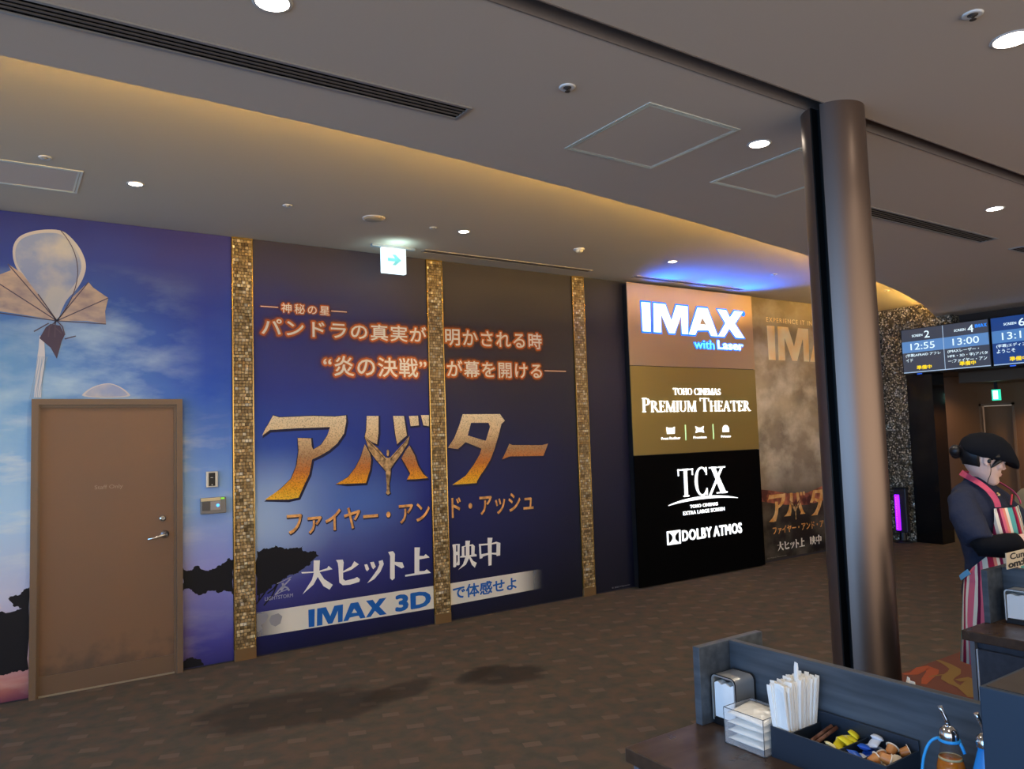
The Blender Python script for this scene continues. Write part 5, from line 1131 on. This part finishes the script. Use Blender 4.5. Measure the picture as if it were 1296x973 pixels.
# paper wrapped straws
M_straw = mat('straw_paper', S(240, 236, 226), .8, spec=.2)
def straw_mesh(L_):
    b = MB(); b.loft([[(-.0058, -.0026, 0), (0, -.0034, 0), (.0058, -.0026, 0), (.0058, .0026, 0), (0, .0034, 0), (-.0058, .0026, 0)], [(-.0058, -.0026, L_-.012), (0, -.0034, L_-.012), (.0058, -.0026, L_-.012), (.0058, .0026, L_-.012), (0, .0034, L_-.012), (-.0058, .0026, L_-.012)], [(-.0062, -.0006, L_), (0, -.0007, L_), (.0062, -.0006, L_), (.0062, .0006, L_), (0, .0007, L_), (-.0062, .0006, L_)]], smooth=False)
    return b
base = straw_mesh(.172).build('wrapped_straw', M_straw)
first = True
for i in range(11):
    for j in range(6):
        o = base if first else base.copy()
        if not first: COL.objects.link(o)
        first = False
        fx = (i-5)/5; fy = (j-2.5)/2.5
        o.location = (1.680+fx*.047+random.uniform(-.002, .002), 1.260+fy*.0145+random.uniform(-.001, .001), .8845+random.uniform(0, .012))
        o.rotation_euler = (fx*.11+random.uniform(-.022, .022), fy*.05+random.uniform(-.015, .015), PI/2+random.uniform(-.2, .2))
        tag(o, 'white paper wrapped straw packed upright in the bunch in the black tray', 'straw', 'paper wrapped straws in the tray')
o = straw_mesh(.165).build('wrapped_straw', M_straw); o.location = (1.672, 1.252, .944); o.rotation_euler = (.03, -.05, 1.2)
tag(o, 'single wrapped straw sticking up above the bunch in the tray', 'straw', 'paper wrapped straws in the tray')
for k, (y, tl, lab) in enumerate(((1.052, .10, 'pale straw tip peeking over the divider next to the column'), (1.017, -.06, 'pale straw tip over the divider, the right one of the pair'))):
    o = base.copy(); COL.objects.link(o); o.location = (1.815, y, .9185); o.rotation_euler = (tl, .0, .9+k*.5)
    tag(o, lab, 'straw', 'straws on the far side of the divider')
t2 = thing('straw_cup', 'small black straw holder behind the divider of the near counter', 'cup', (1.8165, 1.035, .88))
b = MB(); b.lathe((1.8165, 1.035, .8805), [(.030, 0), (.032, .02), (.034, .09), (.031, .09), (.029, .025), (.001, .022)], 20, cap=False); b.build('cup_wall', M_black, t2, smooth=True)
# two brown sticks
for k, (dy, lab) in enumerate(((0, 'brown paper stick lying in the tray beside the straws'), (-.014, 'second brown paper stick in the tray, nearer the yellow packets'))):
    b = MB(); b.tube([(1.632, 1.218+dy, .912), (1.738, 1.196+dy, .952)], .0048, 10); o = b.build('sugar_stick', two_tone('stick_brown', S(98, 64, 50), S(150, 108, 88), 60)); tag(o, lab, 'sugar stick', 'brown sticks in the tray')
def packets(lst, M1, name, cat, grp, labs, sx=.040, sy=.028, sz=.011):
    for k, ((x, y, z, rx, ry, rz), lab) in enumerate(zip(lst, labs)):
        o = pillow(MB(), (x, y, z+.022), sx, sy, sz, rx, ry, rz, 6).build(name, M1[k % len(M1)]); tag(o, lab, cat, grp)
M_yel = mat('packet_yellow', S(240, 222, 40), .45); M_yel2 = mat('packet_cream', S(236, 226, 170), .45)
packets([(1.655, 1.150, .905, .3, .2, .4), (1.655, 1.126, .908, -.2, .3, 1.1), (1.685, 1.14, .914, .4, -.2, .2), (1.712, 1.148, .918, -.3, .3, 2.0), (1.715, 1.124, .922, .5, .1, .8), (1.688, 1.124, .926, .1, -.4, 1.6), (1.644, 1.138, .924, .5, .3, .7), (1.735, 1.134, .928, .6, .2, .4)], [M_yel2, M_yel, M_yel], 'sugar_packet', 'sugar packet', 'yellow packets in the tray',
    [('bright yellow packet' if k % 3 else 'cream packet')+' piled among the sugar in the black tray' for k in range(8)])
M_pb = mat('packet_blue', S(36, 92, 196), .4); M_pw = mat('packet_white', S(214, 218, 224), .4)
packets([(1.64, 1.076, .903, .2, .3, .2), (1.67, 1.082, .908, -.2, .2, .9), (1.70, 1.074, .912, .3, -.2, .3), (1.727, 1.08, .916, .4, .2, 1.4), (1.69, 1.08, .926, .2, .3, .5), (1.715, 1.07, .932, -.3, -.2, .2), (1.645, 1.072, .918, .3, -.4, 1.2), (1.735, 1.074, .938, .3, .3, .5)], [M_pb, M_pw, M_pb, M_pw], 'gum_syrup_portion', 'syrup portion', 'blue and white portions in the tray',
    [('white' if k % 2 else 'blue')+' portion pack heaped between the yellow packets and creamers' for k in range(8)], .042, .030, .014)
M_crm = mat('creamer_brown', S(190, 122, 62), .35); M_lidw = mat('creamer_lid', S(232, 214, 186), .4)
for k, (x, y, z, rx, ry) in enumerate(((1.636, 1.012, .905, .5, .3), (1.640, 1.028, .930, 1.2, .4), (1.668, 1.006, .908, -.7, .3), (1.675, 1.026, .926, 1.0, -.5), (1.70, 1.010, .914, .2, .9), (1.708, 1.026, .934, -.9, .4), (1.733, 1.008, .930, .5, 1.2), (1.652, 1.008, .938, 2.0, .2))):
    t3 = thing('creamer_cup', 'small brown creamer cup in the last compartment of the black tray', 'creamer', (x, y, z+.018), 0, 'creamer cups in the tray')
    t3.rotation_euler = (rx, ry, k)
    MB().lathe((0, 0, 0), [(.001, -.011), (.0085, -.011), (.0095, -.008), (.0125, .010)], 16, cap=False).build('cup', M_crm, t3, smooth=True, local=True)
    MB().lathe((0, 0, 0), [(.001, .011), (.0155, .011), (.0155, .010), (.0125, .0095)], 16, cap=False).build('lid', M_lidw, t3, local=True)

# syrup bottles
def bottle(x, y, label, body, strap, blue):
    z = .8805
    t = thing('pourer_bottle', label, 'bottle', (x, y, z))
    b = MB(); b.lathe((x, y, z), [(.001, 0), (.028, 0), (.031, .006), (.031, .07), (.029, .095), (.020, .128), (.0155, .145), (.0155, .158)], 28, cap=False)
    b.build('glass_body', body, t, smooth=True)
    if not blue:
        b = MB(); b.lathe((x, y, z), [(.001, .003), (.0265, .004), (.029, .008), (.029, .07), (.027, .094), (.0225, .114), (.001, .114)], 28, cap=False); b.build('syrup', mat('amber_syrup', S(178, 96, 8), .12), t, smooth=True)
        b = MB(); b.lathe((x, y, z), [(.0225, .114), (.0236, .1125), (.0215, .1165)], 28, cap=False); b.build('foam_ring', mat('foam', S(230, 200, 140), .5), t)
    b = MB(); b.lathe((x, y, z), [(.016, .152), (.019, .153), (.0195, .164), (.017, .172), (.010, .178), (.006, .180)], 24); sharp(b.build('metal_collar', M_chrome, t), 60)
    b = MB(); b.tube([(x, y, z+.178), (x-.001, y+.003, z+.192), (x-.004, y+.010, z+.210), (x-.005, y+.013, z+.218)], [.005, .0045, .0045, .005], 12); b.build('pour_spout', M_chrome, t)
    if strap:
        b = MB(); ring = [(x+.0185*math.cos(a*2*PI/28), y+.0185*math.sin(a*2*PI/28), z+.150) for a in range(29)]; b.tube(ring, .0035, 8)
        b.tube(bez([(x-.004, y+.018, z+.150), (x-.02, y+.040, z+.150), (x-.03, y+.055, z+.10), (x-.028, y+.050, z+.02), (x-.028, y+.046, z+.006)], 18), .0030, 8)
        b.tube([(x+.004, y-.018, z+.150), (x+.002, y-.024, z+.142), (x, y-.030, z+.130)], [.0035, .0035, .003], 8)
        b.build('blue_strap', mat('strap_blue', S(40, 150, 214), .5), t)
bottle(1.675, .874, 'amber syrup bottle with metal pourer and blue strap', mat('clear_glass', S(110, 80, 50), .05, alpha=.14), True, False)
bottle(1.690, .808, 'bright blue syrup bottle with metal pourer beside the dark box', mat('blue_glass', S(36, 140, 214), .12), False, True)

# ------------------------------------------------------------------ the worker
M_skin = mat('skin', S(222, 182, 160), .5, spec=.35)
M_skin.node_tree.nodes['Principled BSDF'].inputs['Subsurface Weight'].default_value = .08
M_skin.node_tree.nodes['Principled BSDF'].inputs['Subsurface Radius'].default_value = (.01, .004, .002)
M_navy = mat('shirt_navy', S(44, 47, 62), .85, spec=.2); noise_bump(M_navy, 14, .5, .02)
M_blk = mat('cloth_black', S(20, 20, 23), .9, spec=.15)
M_hair = mat('hair_black', S(22, 18, 18), .45)
WK = thing('person', 'person in black flat cap, navy shirt and striped apron at the far counter', 'person', (3.838, 1.786, 0), math.radians(-2)); WK.scale = (1.03, 1.03, 1.03)
def ell(cx, cy, z, rx, ry, n=28, tilt=0): return [(cx+rx*math.sin(2*PI*k/n), cy-ry*math.cos(2*PI*k/n), z+tilt*math.cos(2*PI*k/n)) for k in range(n)]
HM = Matrix.Translation((-.012, -.036, 1.484)) @ Matrix.Rotation(math.radians(48), 4, 'Z') @ Matrix.Rotation(math.radians(16), 4, 'X')
def headrings(k=1.0, ks=1.0):
    T = [(-.112, -.068, -.030, .020), (-.104, -.080, -.012, .032), (-.092, -.0865, .010, .041), (-.080, -.0845, .030, .048), (-.070, -.079, .045, .053), (-.055, -.083, .060, .058), (-.040, -.083, .072, .062), (-.020, -.083, .084, .067), (0, -.081, .091, .071), (.018, -.080, .095, .0735), (.034, -.083, .096, .0745), (.055, -.078, .092, .072), (.078, -.060, .078, .061), (.094, -.036, .055, .045), (.104, -.010, .026, .022), (.106, 0, .012, .008)]
    R = []
    for z, f, b_, w in T:
        cy = (f+b_)/2; ry = (b_-f)/2*k; n = 32; ring = []
        for i in range(n):
            a = 2*PI*i/n; s_, c_ = math.sin(a), math.cos(a)
            fr = 1-.16*max(0, c_)**2 if z < .02 else 1
            ring.append((w*k*ks*math.copysign(abs(s_)**.92, s_)*fr, cy-ry*math.copysign(abs(c_)**.95, c_), z*k))
        R.append(ring)
    return R
bd = MB()
hd = MB(); hd.loft(headrings())
hd.loft([[(x*sx, y, z+dz) for x, dz in ((-1, 0), (-.5, .002), (0, .003), (.5, .002), (1, 0), (0, -.006))] for sx, y, z in ((.012, -.074, -.028), (.0105, -.092, -.026), (.008, -.101, -.023), (.003, -.1045, -.020))])
hd.loft([[(sx*a, y+yo, z) for a, yo in ((-1, .012), (-.6, 0), (0, -.003), (.6, 0), (1, .012), (0, .02))] for sx, y, z in ((.011, -.097, -.026), (.007, -.0965, -.012), (.0058, -.089, .006), (.006, -.083, .024))])
for sx in (-1, 1): hd.ball((sx*.007, -.090, -.0285), .0062, 10)
hd.ball((0, -.0835, -.0525), .010, 12, 1.9, .62, .42); hd.ball((0, -.0825, -.0605), .010, 12, 1.7, .64, .50); hd.ball((0, -.079, -.088), .013, 12, 1.2, .8, .8)
for sx in (-1, 1):
    hd.ball((sx*.030, -.0745, .004), .0125, 12, 1.2, .55, .8)
    hd.ball((sx*.0715, .010, -.006), .022, 14, .30, .72, 1.30); hd.ball((sx*.0745, .006, -.028), .009, 10, .5, .9, 1)
    hd.ball((sx*.048, -.052, -.022), .020, 12, .8, .8, .9)
hd.xf(HM)
me_ = bpy.data.meshes.new('tmp'); hd.b.to_mesh(me_); hd.b.free(); bd.mesh(me_)
bd.tube([(0, .012, 1.30), (0, .006, 1.36), (-.002, -.014, 1.41), (-.006, -.026, 1.45)], [.060, .048, .044, .043], 20)
TORSO = [(.80, 0, 0, .158, .105), (.88, 0, .004, .162, .112), (.95, 0, 0, .140, .100), (1.02, 0, -.004, .122, .092), (1.10, 0, -.010, .128, .098), (1.18, 0, -.012, .138, .106), (1.25, 0, -.006, .146, .100), (1.31, 0, .004, .140, .082), (1.345, 0, .008, .095, .066), (1.37, 0, .008, .05, .05)]
bd.loft([ell(cx, cy, z, rx, ry) for z, cx, cy, rx, ry in TORSO])
def arm(s, sh, el, wr): bd.tube([sh, (Vector(sh)*.5+Vector(el)*.5)+Vector((s*.008, .005, 0)), el, (Vector(el)*.6+Vector(wr)*.4), wr], [.050, .043, .038, .034, .025], 16)
RW, LW = (-.070, -.215, 1.142), (.100, -.290, 1.125)
arm(-1, (-.132, .004, 1.300), (-.225, -.100, 1.108), RW)
arm(1, (.132, .004, 1.300), (.225, -.100, 1.100), LW)
def hand(W_, D, U, s, curl=1.0):
    """wrist, pointing direction, back-of-hand normal, side of the thumb (+1/-1 along D x U)"""
    W_ = Vector(W_); D = Vector(D).normalized(); U = (Vector(U)-D*Vector(U).dot(D)).normalized(); Sd = D.cross(U)*s
    P = lambda d, u, q: W_+D*d+U*u+Sd*q
    bd.loft([[P(d, u*h_, q*w_) for q, u in ((-1, 0), (-.7, .8), (0, 1), (.7, .8), (1, 0), (.7, -.8), (0, -1), (-.7, -.8))] for d, w_, h_ in ((-.015, .024, .020), (.01, .027, .017), (.04, .035, .015), (.07, .038, .013), (.084, .034, .010))])
    for q, L_, r_ in ((-.029, .058, .0072), (-.0098, .070, .0080), (.0098, .076, .0083), (.029, .070, .0080)):
        a = W_+D*.074+Sd*q; pts = [a]; ang = .22*curl; d_ = D; 
        for seg in (.44, .32, .24):
            dd = D*math.cos(ang)-U*math.sin(ang); pts.append(pts[-1]+dd*L_*seg); ang += .55*curl
        bd.tube([pts[0]-D*.012]+pts, [r_, r_*1.05, r_*.98, r_*.9, r_*.72], 10)
    a = P(.018, -.004, .022)
    bd.tube([a, P(.036, -.012, .042), P(.060, -.018, .050), P(.082, -.022, .044)], [.0125, .0105, .0092, .007], 10)
hand(RW, (.70, -.62, -.08), (-.30, -.15, .95), -1, .9)
hand(LW, (-.35, -.80, -.18), (.25, -.10, .95), 1, .9)
for s in (-1, 1):
    bd.tube([(s*.082, .004, .86), (s*.090, -.004, .68), (s*.088, -.012, .47), (s*.088, .008, .28), (s*.088, .014, .08)], [.086, .072, .052, .050, .034], 18)
    bd.tube([(s*.088, .03, .045), (s*.092, -.03, .04), (s*.098, -.12, .030), (s*.100, -.16, .026)], [.034, .036, .034, .02], 14)
body = bd.build('body', M_skin, WK, True, True)
rm = body.modifiers.new('join', 'REMESH'); rm.mode = 'VOXEL'; rm.voxel_size = .0036; rm.use_smooth_shade = True
sm = body.modifiers.new('soft', 'SMOOTH'); sm.factor = .5; sm.iterations = 4
# shirt
b = MB()
b.loft([ell(cx, cy+.002, z, rx+g, ry+g) for (z, cx, cy, rx, ry), g in zip(TORSO, (.020, .018, .020, .020, .016, .014, .014, .014, .018, .014))])
b.loft([ell(0, .006, 1.33, .080, .072), ell(0, .004, 1.36, .066, .062), ell(-.001, -.003, 1.385, .058, .056), ell(-.002, -.008, 1.402, .055, .053)])
for s in (-1, 1): b.tube([(s*.085, .006, 1.318), (s*.135, .004, 1.292), (s*.168, -.022, 1.235), (s*.194, -.058, 1.170), (s*.210, -.080, 1.128)], [.050, .060, .066, .067, .064], 18)
o = b.build('shirt', M_navy, WK, True, True)
rm = o.modifiers.new('join', 'REMESH'); rm.mode = 'VOXEL'; rm.voxel_size = .007; rm.use_smooth_shade = True
sm = o.modifiers.new('soft', 'SMOOTH'); sm.factor = .5; sm.iterations = 3
tx_ = bpy.data.textures.new('folds', 'CLOUDS'); tx_.noise_scale = .09; dm = o.modifiers.new('folds', 'DISPLACE'); dm.texture = tx_; dm.strength = .016; dm.mid_level = .5
for s, w in ((-1, RW), (1, LW)):
    b = MB(); e0 = Vector((s*.223, -.098, 1.106)); w = Vector(w); b.tube([(s*.205, -.070, 1.15), (s*.221, -.088, 1.114), e0*.72+w*.28+Vector((0, 0, -.004)), e0*.4+w*.6, e0*.22+w*.78], [.050, .052, .049, .043, .036], 18)
    b.build('under_sleeve', M_blk, WK, True, True)
# trousers and shoes
b = MB(); b.loft([ell(0, .004, .78, .168, .118), ell(0, .004, .88, .172, .120), ell(0, .0, .96, .150, .110)])
for s in (-1, 1): b.tube([(s*.082, .004, .86), (s*.090, -.004, .68), (s*.088, -.010, .47), (s*.088, .008, .26), (s*.088, .010, .085)], [.094, .084, .068, .064, .060], 18)
o = b.build('trousers', M_blk, WK, True, True); rm = o.modifiers.new('join', 'REMESH'); rm.mode = 'VOXEL'; rm.voxel_size = .008; rm.use_smooth_shade = True
for s in (-1, 1):
    b = MB(); b.loft([[(s*.094+x*w, y, z0 if k < 5 else z1) for k, (x) in enumerate((-.9, -1, 0, 1, .9))]+[(s*.094+x*w*.7, y, z1) for x in (1, .5, -.5, -1)] for y, w, z0, z1 in ((.065, .026, .0, .05), (.05, .036, 0, .075), (0, .040, 0, .085), (-.06, .043, 0, .068), (-.13, .045, 0, .05), (-.175, .034, 0, .04), (-.19, .016, .004, .03))])
    b.build('shoe', mat('shoe_black', S(18, 18, 18), .4), WK, True, True)
# striped apron: one sheet wrapped round the front
def stripes():
    M = mat('apron_stripes', rough=.85, spec=.15); N, L, b_ = nodes(M); uv = N.new('ShaderNodeUVMap'); sp = N.new('ShaderNodeSeparateXYZ'); L.new(uv.outputs[0], sp.inputs[0])
    fr = N.new('ShaderNodeMath'); fr.operation = 'FRACT'; L.new(sp.outputs[0], fr.inputs[0])
    red, pink, cream, teal, blue, sal, mar, grey = S(176, 40, 66), S(226, 108, 124), S(236, 222, 196), S(92, 168, 162), S(88, 178, 204), S(232, 140, 116), S(112, 26, 62), S(176, 176, 170)
    seq = [cream, red, red, sal, cream, mar, grey, cream, mar, pink, sal, cream, teal, teal, mar, red, grey, cream, mar, cream, teal, cream, red, cream, pink, pink, cream, mar, pink, cream]
    r = ramp(N, [(i/len(seq), c) for i, c in enumerate(seq)], 'CONSTANT'); L.new(fr.outputs[0], r.inputs[0]); L.new(r.outputs[0], b_.inputs['Base Color'])
    return M
def sheet(rows, name, M, cols=40):
    bm = bmesh.new(); lay = bm.loops.layers.uv.new('uv'); G = []
    for z, A0, A1, rx, ry, cy in rows:
        G.append([(bm.verts.new((rx*math.sin(a), cy-ry*math.cos(a)+.004*math.sin(a*9+z*14)*(1 if z < .95 else .25), z)), a) for a in [A0+(A1-A0)*k/cols for k in range(cols+1)]])
    for i in range(len(G)-1):
        for k in range(cols):
            q = [G[i][k], G[i][k+1], G[i+1][k+1], G[i+1][k]]; f = bm.faces.new([v for v, _ in q]); f.smooth = True
            for l, (_, a) in zip(f.loops, q): l[lay].uv = (a/2.6+.5, l.vert.co.z)
    me = bpy.data.meshes.new(name); bm.to_mesh(me); bm.free(); o = bpy.data.objects.new(name, me); COL.objects.link(o); me.materials.append(M); o.parent = WK
    so = o.modifiers.new('cloth', 'SOLIDIFY'); so.thickness = .003
    return o
R_ = lambda d: math.radians(d)
sheet([(1.268, R_(-38), R_(38), .168, .136, -.004), (1.22, R_(-42), R_(42), .170, .142, -.006), (1.14, R_(-52), R_(52), .166, .138, -.008), (1.06, R_(-68), R_(68), .158, .130, -.004), (1.00, R_(-100), R_(100), .156, .126, 0), (.94, R_(-116), R_(116), .172, .136, .002), (.86, R_(-120), R_(120), .182, .146, .004), (.76, R_(-120), R_(120), .194, .156, .006), (.58, R_(-120), R_(120), .206, .164, .008)], 'apron', stripes())
M_strap = mat('strap_rose', S(206, 76, 98), .8)
def band(pts, w, th, name, M):
    b = MB(); pts = [Vector(p) for p in pts]; R = []
    for i, p in enumerate(pts):
        t_ = (pts[min(i+1, len(pts)-1)]-pts[max(0, i-1)]).normalized(); out = (p-Vector((0, .0, p.z))).normalized()
        if p.z > 1.34: out = (out+Vector((0, 0, .8))).normalized()
        sd = t_.cross(out).normalized(); R.append([p+sd*w+out*th, p-sd*w+out*th, p-sd*w-out*th, p+sd*w-out*th])
    b.loft(R, smooth=False); return b.build(name, M, WK, False, True)
band(bez([(-.100, -.128, 1.275), (-.098, -.125, 1.325), (-.085, -.080, 1.37), (-.074, -.005, 1.40), (-.048, .055, 1.415), (0, .070, 1.418)], 16), .0125, .0018, 'apron_strap', M_strap)
band(bez([(.100, -.128, 1.275), (.098, -.125, 1.325), (.085, -.080, 1.37), (.074, -.005, 1.40), (.048, .055, 1.415), (0, .070, 1.418)], 16), .0075, .0018, 'apron_strap', M_strap)
for s in (-1, 1): band([(s*.182*math.sin(a), .152*-math.cos(a), .985-.010*k) for k, a in enumerate([R_(100+6*k) for k in range(5)])], .011, .002, 'apron_tie', mat('tie_blue', S(120, 184, 214), .8))
b = MB(); b.obox((-.086, -.128, 1.328), .016, .010, .010, 0, 0, .6, .002); b.ball((-.094, -.128, 1.334), .005, 10); b.build('strap_clip', mat('clip_brass', S(196, 160, 96), .3, .8), WK, False, True)
b = MB(); b.obox((.012, -.132, 1.300), .010, .006, .048, .12, .1, 0, .003); b.build('red_tag', mat('tag_red', S(206, 44, 50), .5), WK, False, True)
# cap, hair, bun
b = MB(); secs = []
for y, w, t_, bt in ((.104, .018, .052, .036), (.096, .045, .076, .020), (.075, .070, .098, .008), (.035, .083, .116, .005), (-.010, .0865, .124, .008), (-.050, .085, .117, .012), (-.080, .080, .098, .014), (-.100, .072, .074, .014), (-.118, .060, .053, .010), (-.132, .046, .038, .005), (-.143, .028, .025, .001), (-.147, .010, .014, .000)):
    n_ = 14; ring = []
    for k in range(n_+1):
        a = PI*k/n_; ring.append((-w*math.cos(a), y, bt+(t_-bt)*math.sin(a)**.75))
    ring += [(w*.9*(1-2*k/5), y, bt-.004) for k in range(6)]
    secs.append(ring)
b.loft(secs); b.xf(HM @ Matrix.Translation((0, 0, -.004)) @ Matrix.Rotation(math.radians(2), 4, 'X')); b.build('flat_cap', M_blk, WK, True, True)
b = MB(); hr = []
for z, g in ((-.046, .001), (-.036, .004), (-.02, .007), (0, .008), (.03, .006), (.06, .004)):
    T = min(headrings(), key=lambda r_: abs(r_[0][2]-z)); n_ = len(T); ring = []
    for k in range(10, 23):
        p = Vector(T[k]); c_ = Vector((0, .02, p.z)); d_ = (p-c_).normalized(); q = p+d_*g; ring.append((q.x, q.y+.002, z))
    inner = [(x*.86, (y-.02)*.86+.02, z_) for x, y, z_ in reversed(ring)]
    hr.append(ring+inner)
b.loft(hr); b.xf(HM); b.build('hair', M_hair, WK, True, True)
b = MB(); b.ball((0, .120, .004), .028, 18, 1.0, .86, 1.0); b.ball((.004, .112, -.012), .020, 14); b.xf(HM); b.build('hair_bun', M_hair, WK, True, True)
for s in (-1, 1):
    b = MB(); b.tube([(s*.058, -.056, .020), (s*.067, -.044, .006), (s*.0715, -.030, -.012), (s*.0745, -.018, -.030), (s*.075, -.012, -.040)], [.013, .012, .009, .005, .001], 10); b.tube([(s*.073, -.030, .020), (s*.076, -.012, .01), (s*.076, -.006, -.004)], [.014, .010, .004], 10); b.xf(HM); b.build('hair_strand', M_hair, WK, True, True)
b = MB()
for s in (-1, 1):
    b.tube([(s*.017, -.0835, .000), (s*.026, -.0838, -.0035), (s*.036, -.0805, -.0035), (s*.043, -.074, -.001)], [.0008, .0014, .0014, .0008], 8)
b.xf(HM); b.build('eyelashes', M_hair, WK, True, True)
b = MB(); b.ball((0, -.0878, -.0530), .0085, 12, 1.75, .36, .34); b.ball((0, -.0868, -.0598), .0085, 12, 1.55, .40, .42); b.xf(HM); b.build('lips', mat('lip', S(190, 104, 100), .4), WK, True, True)
b = MB(); b.ball((-.0785, .002, -.012), .0085, 12, .8, 1, 1.2); b.xf(HM)
e0 = HM @ Vector((-.080, -.002, -.020)); b.tube(bez([tuple(e0), (e0.x-.004, e0.y-.012, e0.z-.05), (-.062, -.075, 1.40), (-.040, -.062, 1.372)], 14), .0014, 6); b.build('earphone', M_black, WK, True, True)
# she stands with the hips pushed a little towards the counter, shoulders back
for ch in WK.children:
    for v in ch.data.vertices:
        k_ = min(1, max(0, (1.26-v.co.z)/.32)); k_ = k_*k_*(3-2*k_); v.co.x += .050*k_; v.co.y -= .030*k_
# paper placard in the hands
t = thing('paper_placard', 'cream card with black brush script held at the far end board', 'card', (3.64, 1.50, 1.095), 0)
b = MB(); b.box(3.40, 3.66, 1.494, 1.498, 1.0965, 1.162, .0008); b.build('card', mat('card_cream', S(208, 190, 160), .8), t)
b = MB(); text_fit(b, 'Cuni', 3.43, 3.575, 1.132, 1.158, on_wall(1.4935), .03, 0); text_fit(b, 'om:b', 3.41, 3.585, 1.100, 1.128, on_wall(1.4935), .05, 0); b.build('script_writing', mat('ink_black', S(22, 20, 24), .6), t)
# guessed khaki shape behind the worker, drape and wheeled base made up
t = thing('draped_trolley', 'khaki draped shape built as a guessed trolley behind the worker at the right edge', 'cover', (4.72, 1.86, 0))
def sup(cx, cy, rx, ry, z, n=28, p=.55, w=0): return [(cx+(rx+w*math.sin(9*2*PI*k/n))*math.copysign(abs(math.cos(2*PI*k/n))**p, math.cos(2*PI*k/n)), cy+(ry+w*math.sin(9*2*PI*k/n))*math.copysign(abs(math.sin(2*PI*k/n))**p, math.sin(2*PI*k/n)), z) for k in range(n)]
MB().loft([sup(4.72, 1.86, rx, ry, z, w=w) for z, rx, ry, w in ((.30, .17, .15, .012), (.8, .15, .135, .006), (1.2, .14, .125, .002), (1.29, .13, .118, 0), (1.325, .10, .09, 0), (1.335, .04, .04, 0))]).build('drape', mat('khaki', S(132, 118, 92), .9), t, True)
b = MB(); b.box(4.61, 4.83, 1.77, 1.95, .10, .30, .005)
for x in (4.63, 4.81):
    for y in (1.79, 1.93): b.lathe((x-.012, y, .05), [(.001, 0), (.048, 0), (.048, .024), (.001, .024)], 16, 'X'); b.box(x-.006, x+.006, y-.01, y+.01, .04, .11)
b.build('trolley_base', M_black, t)
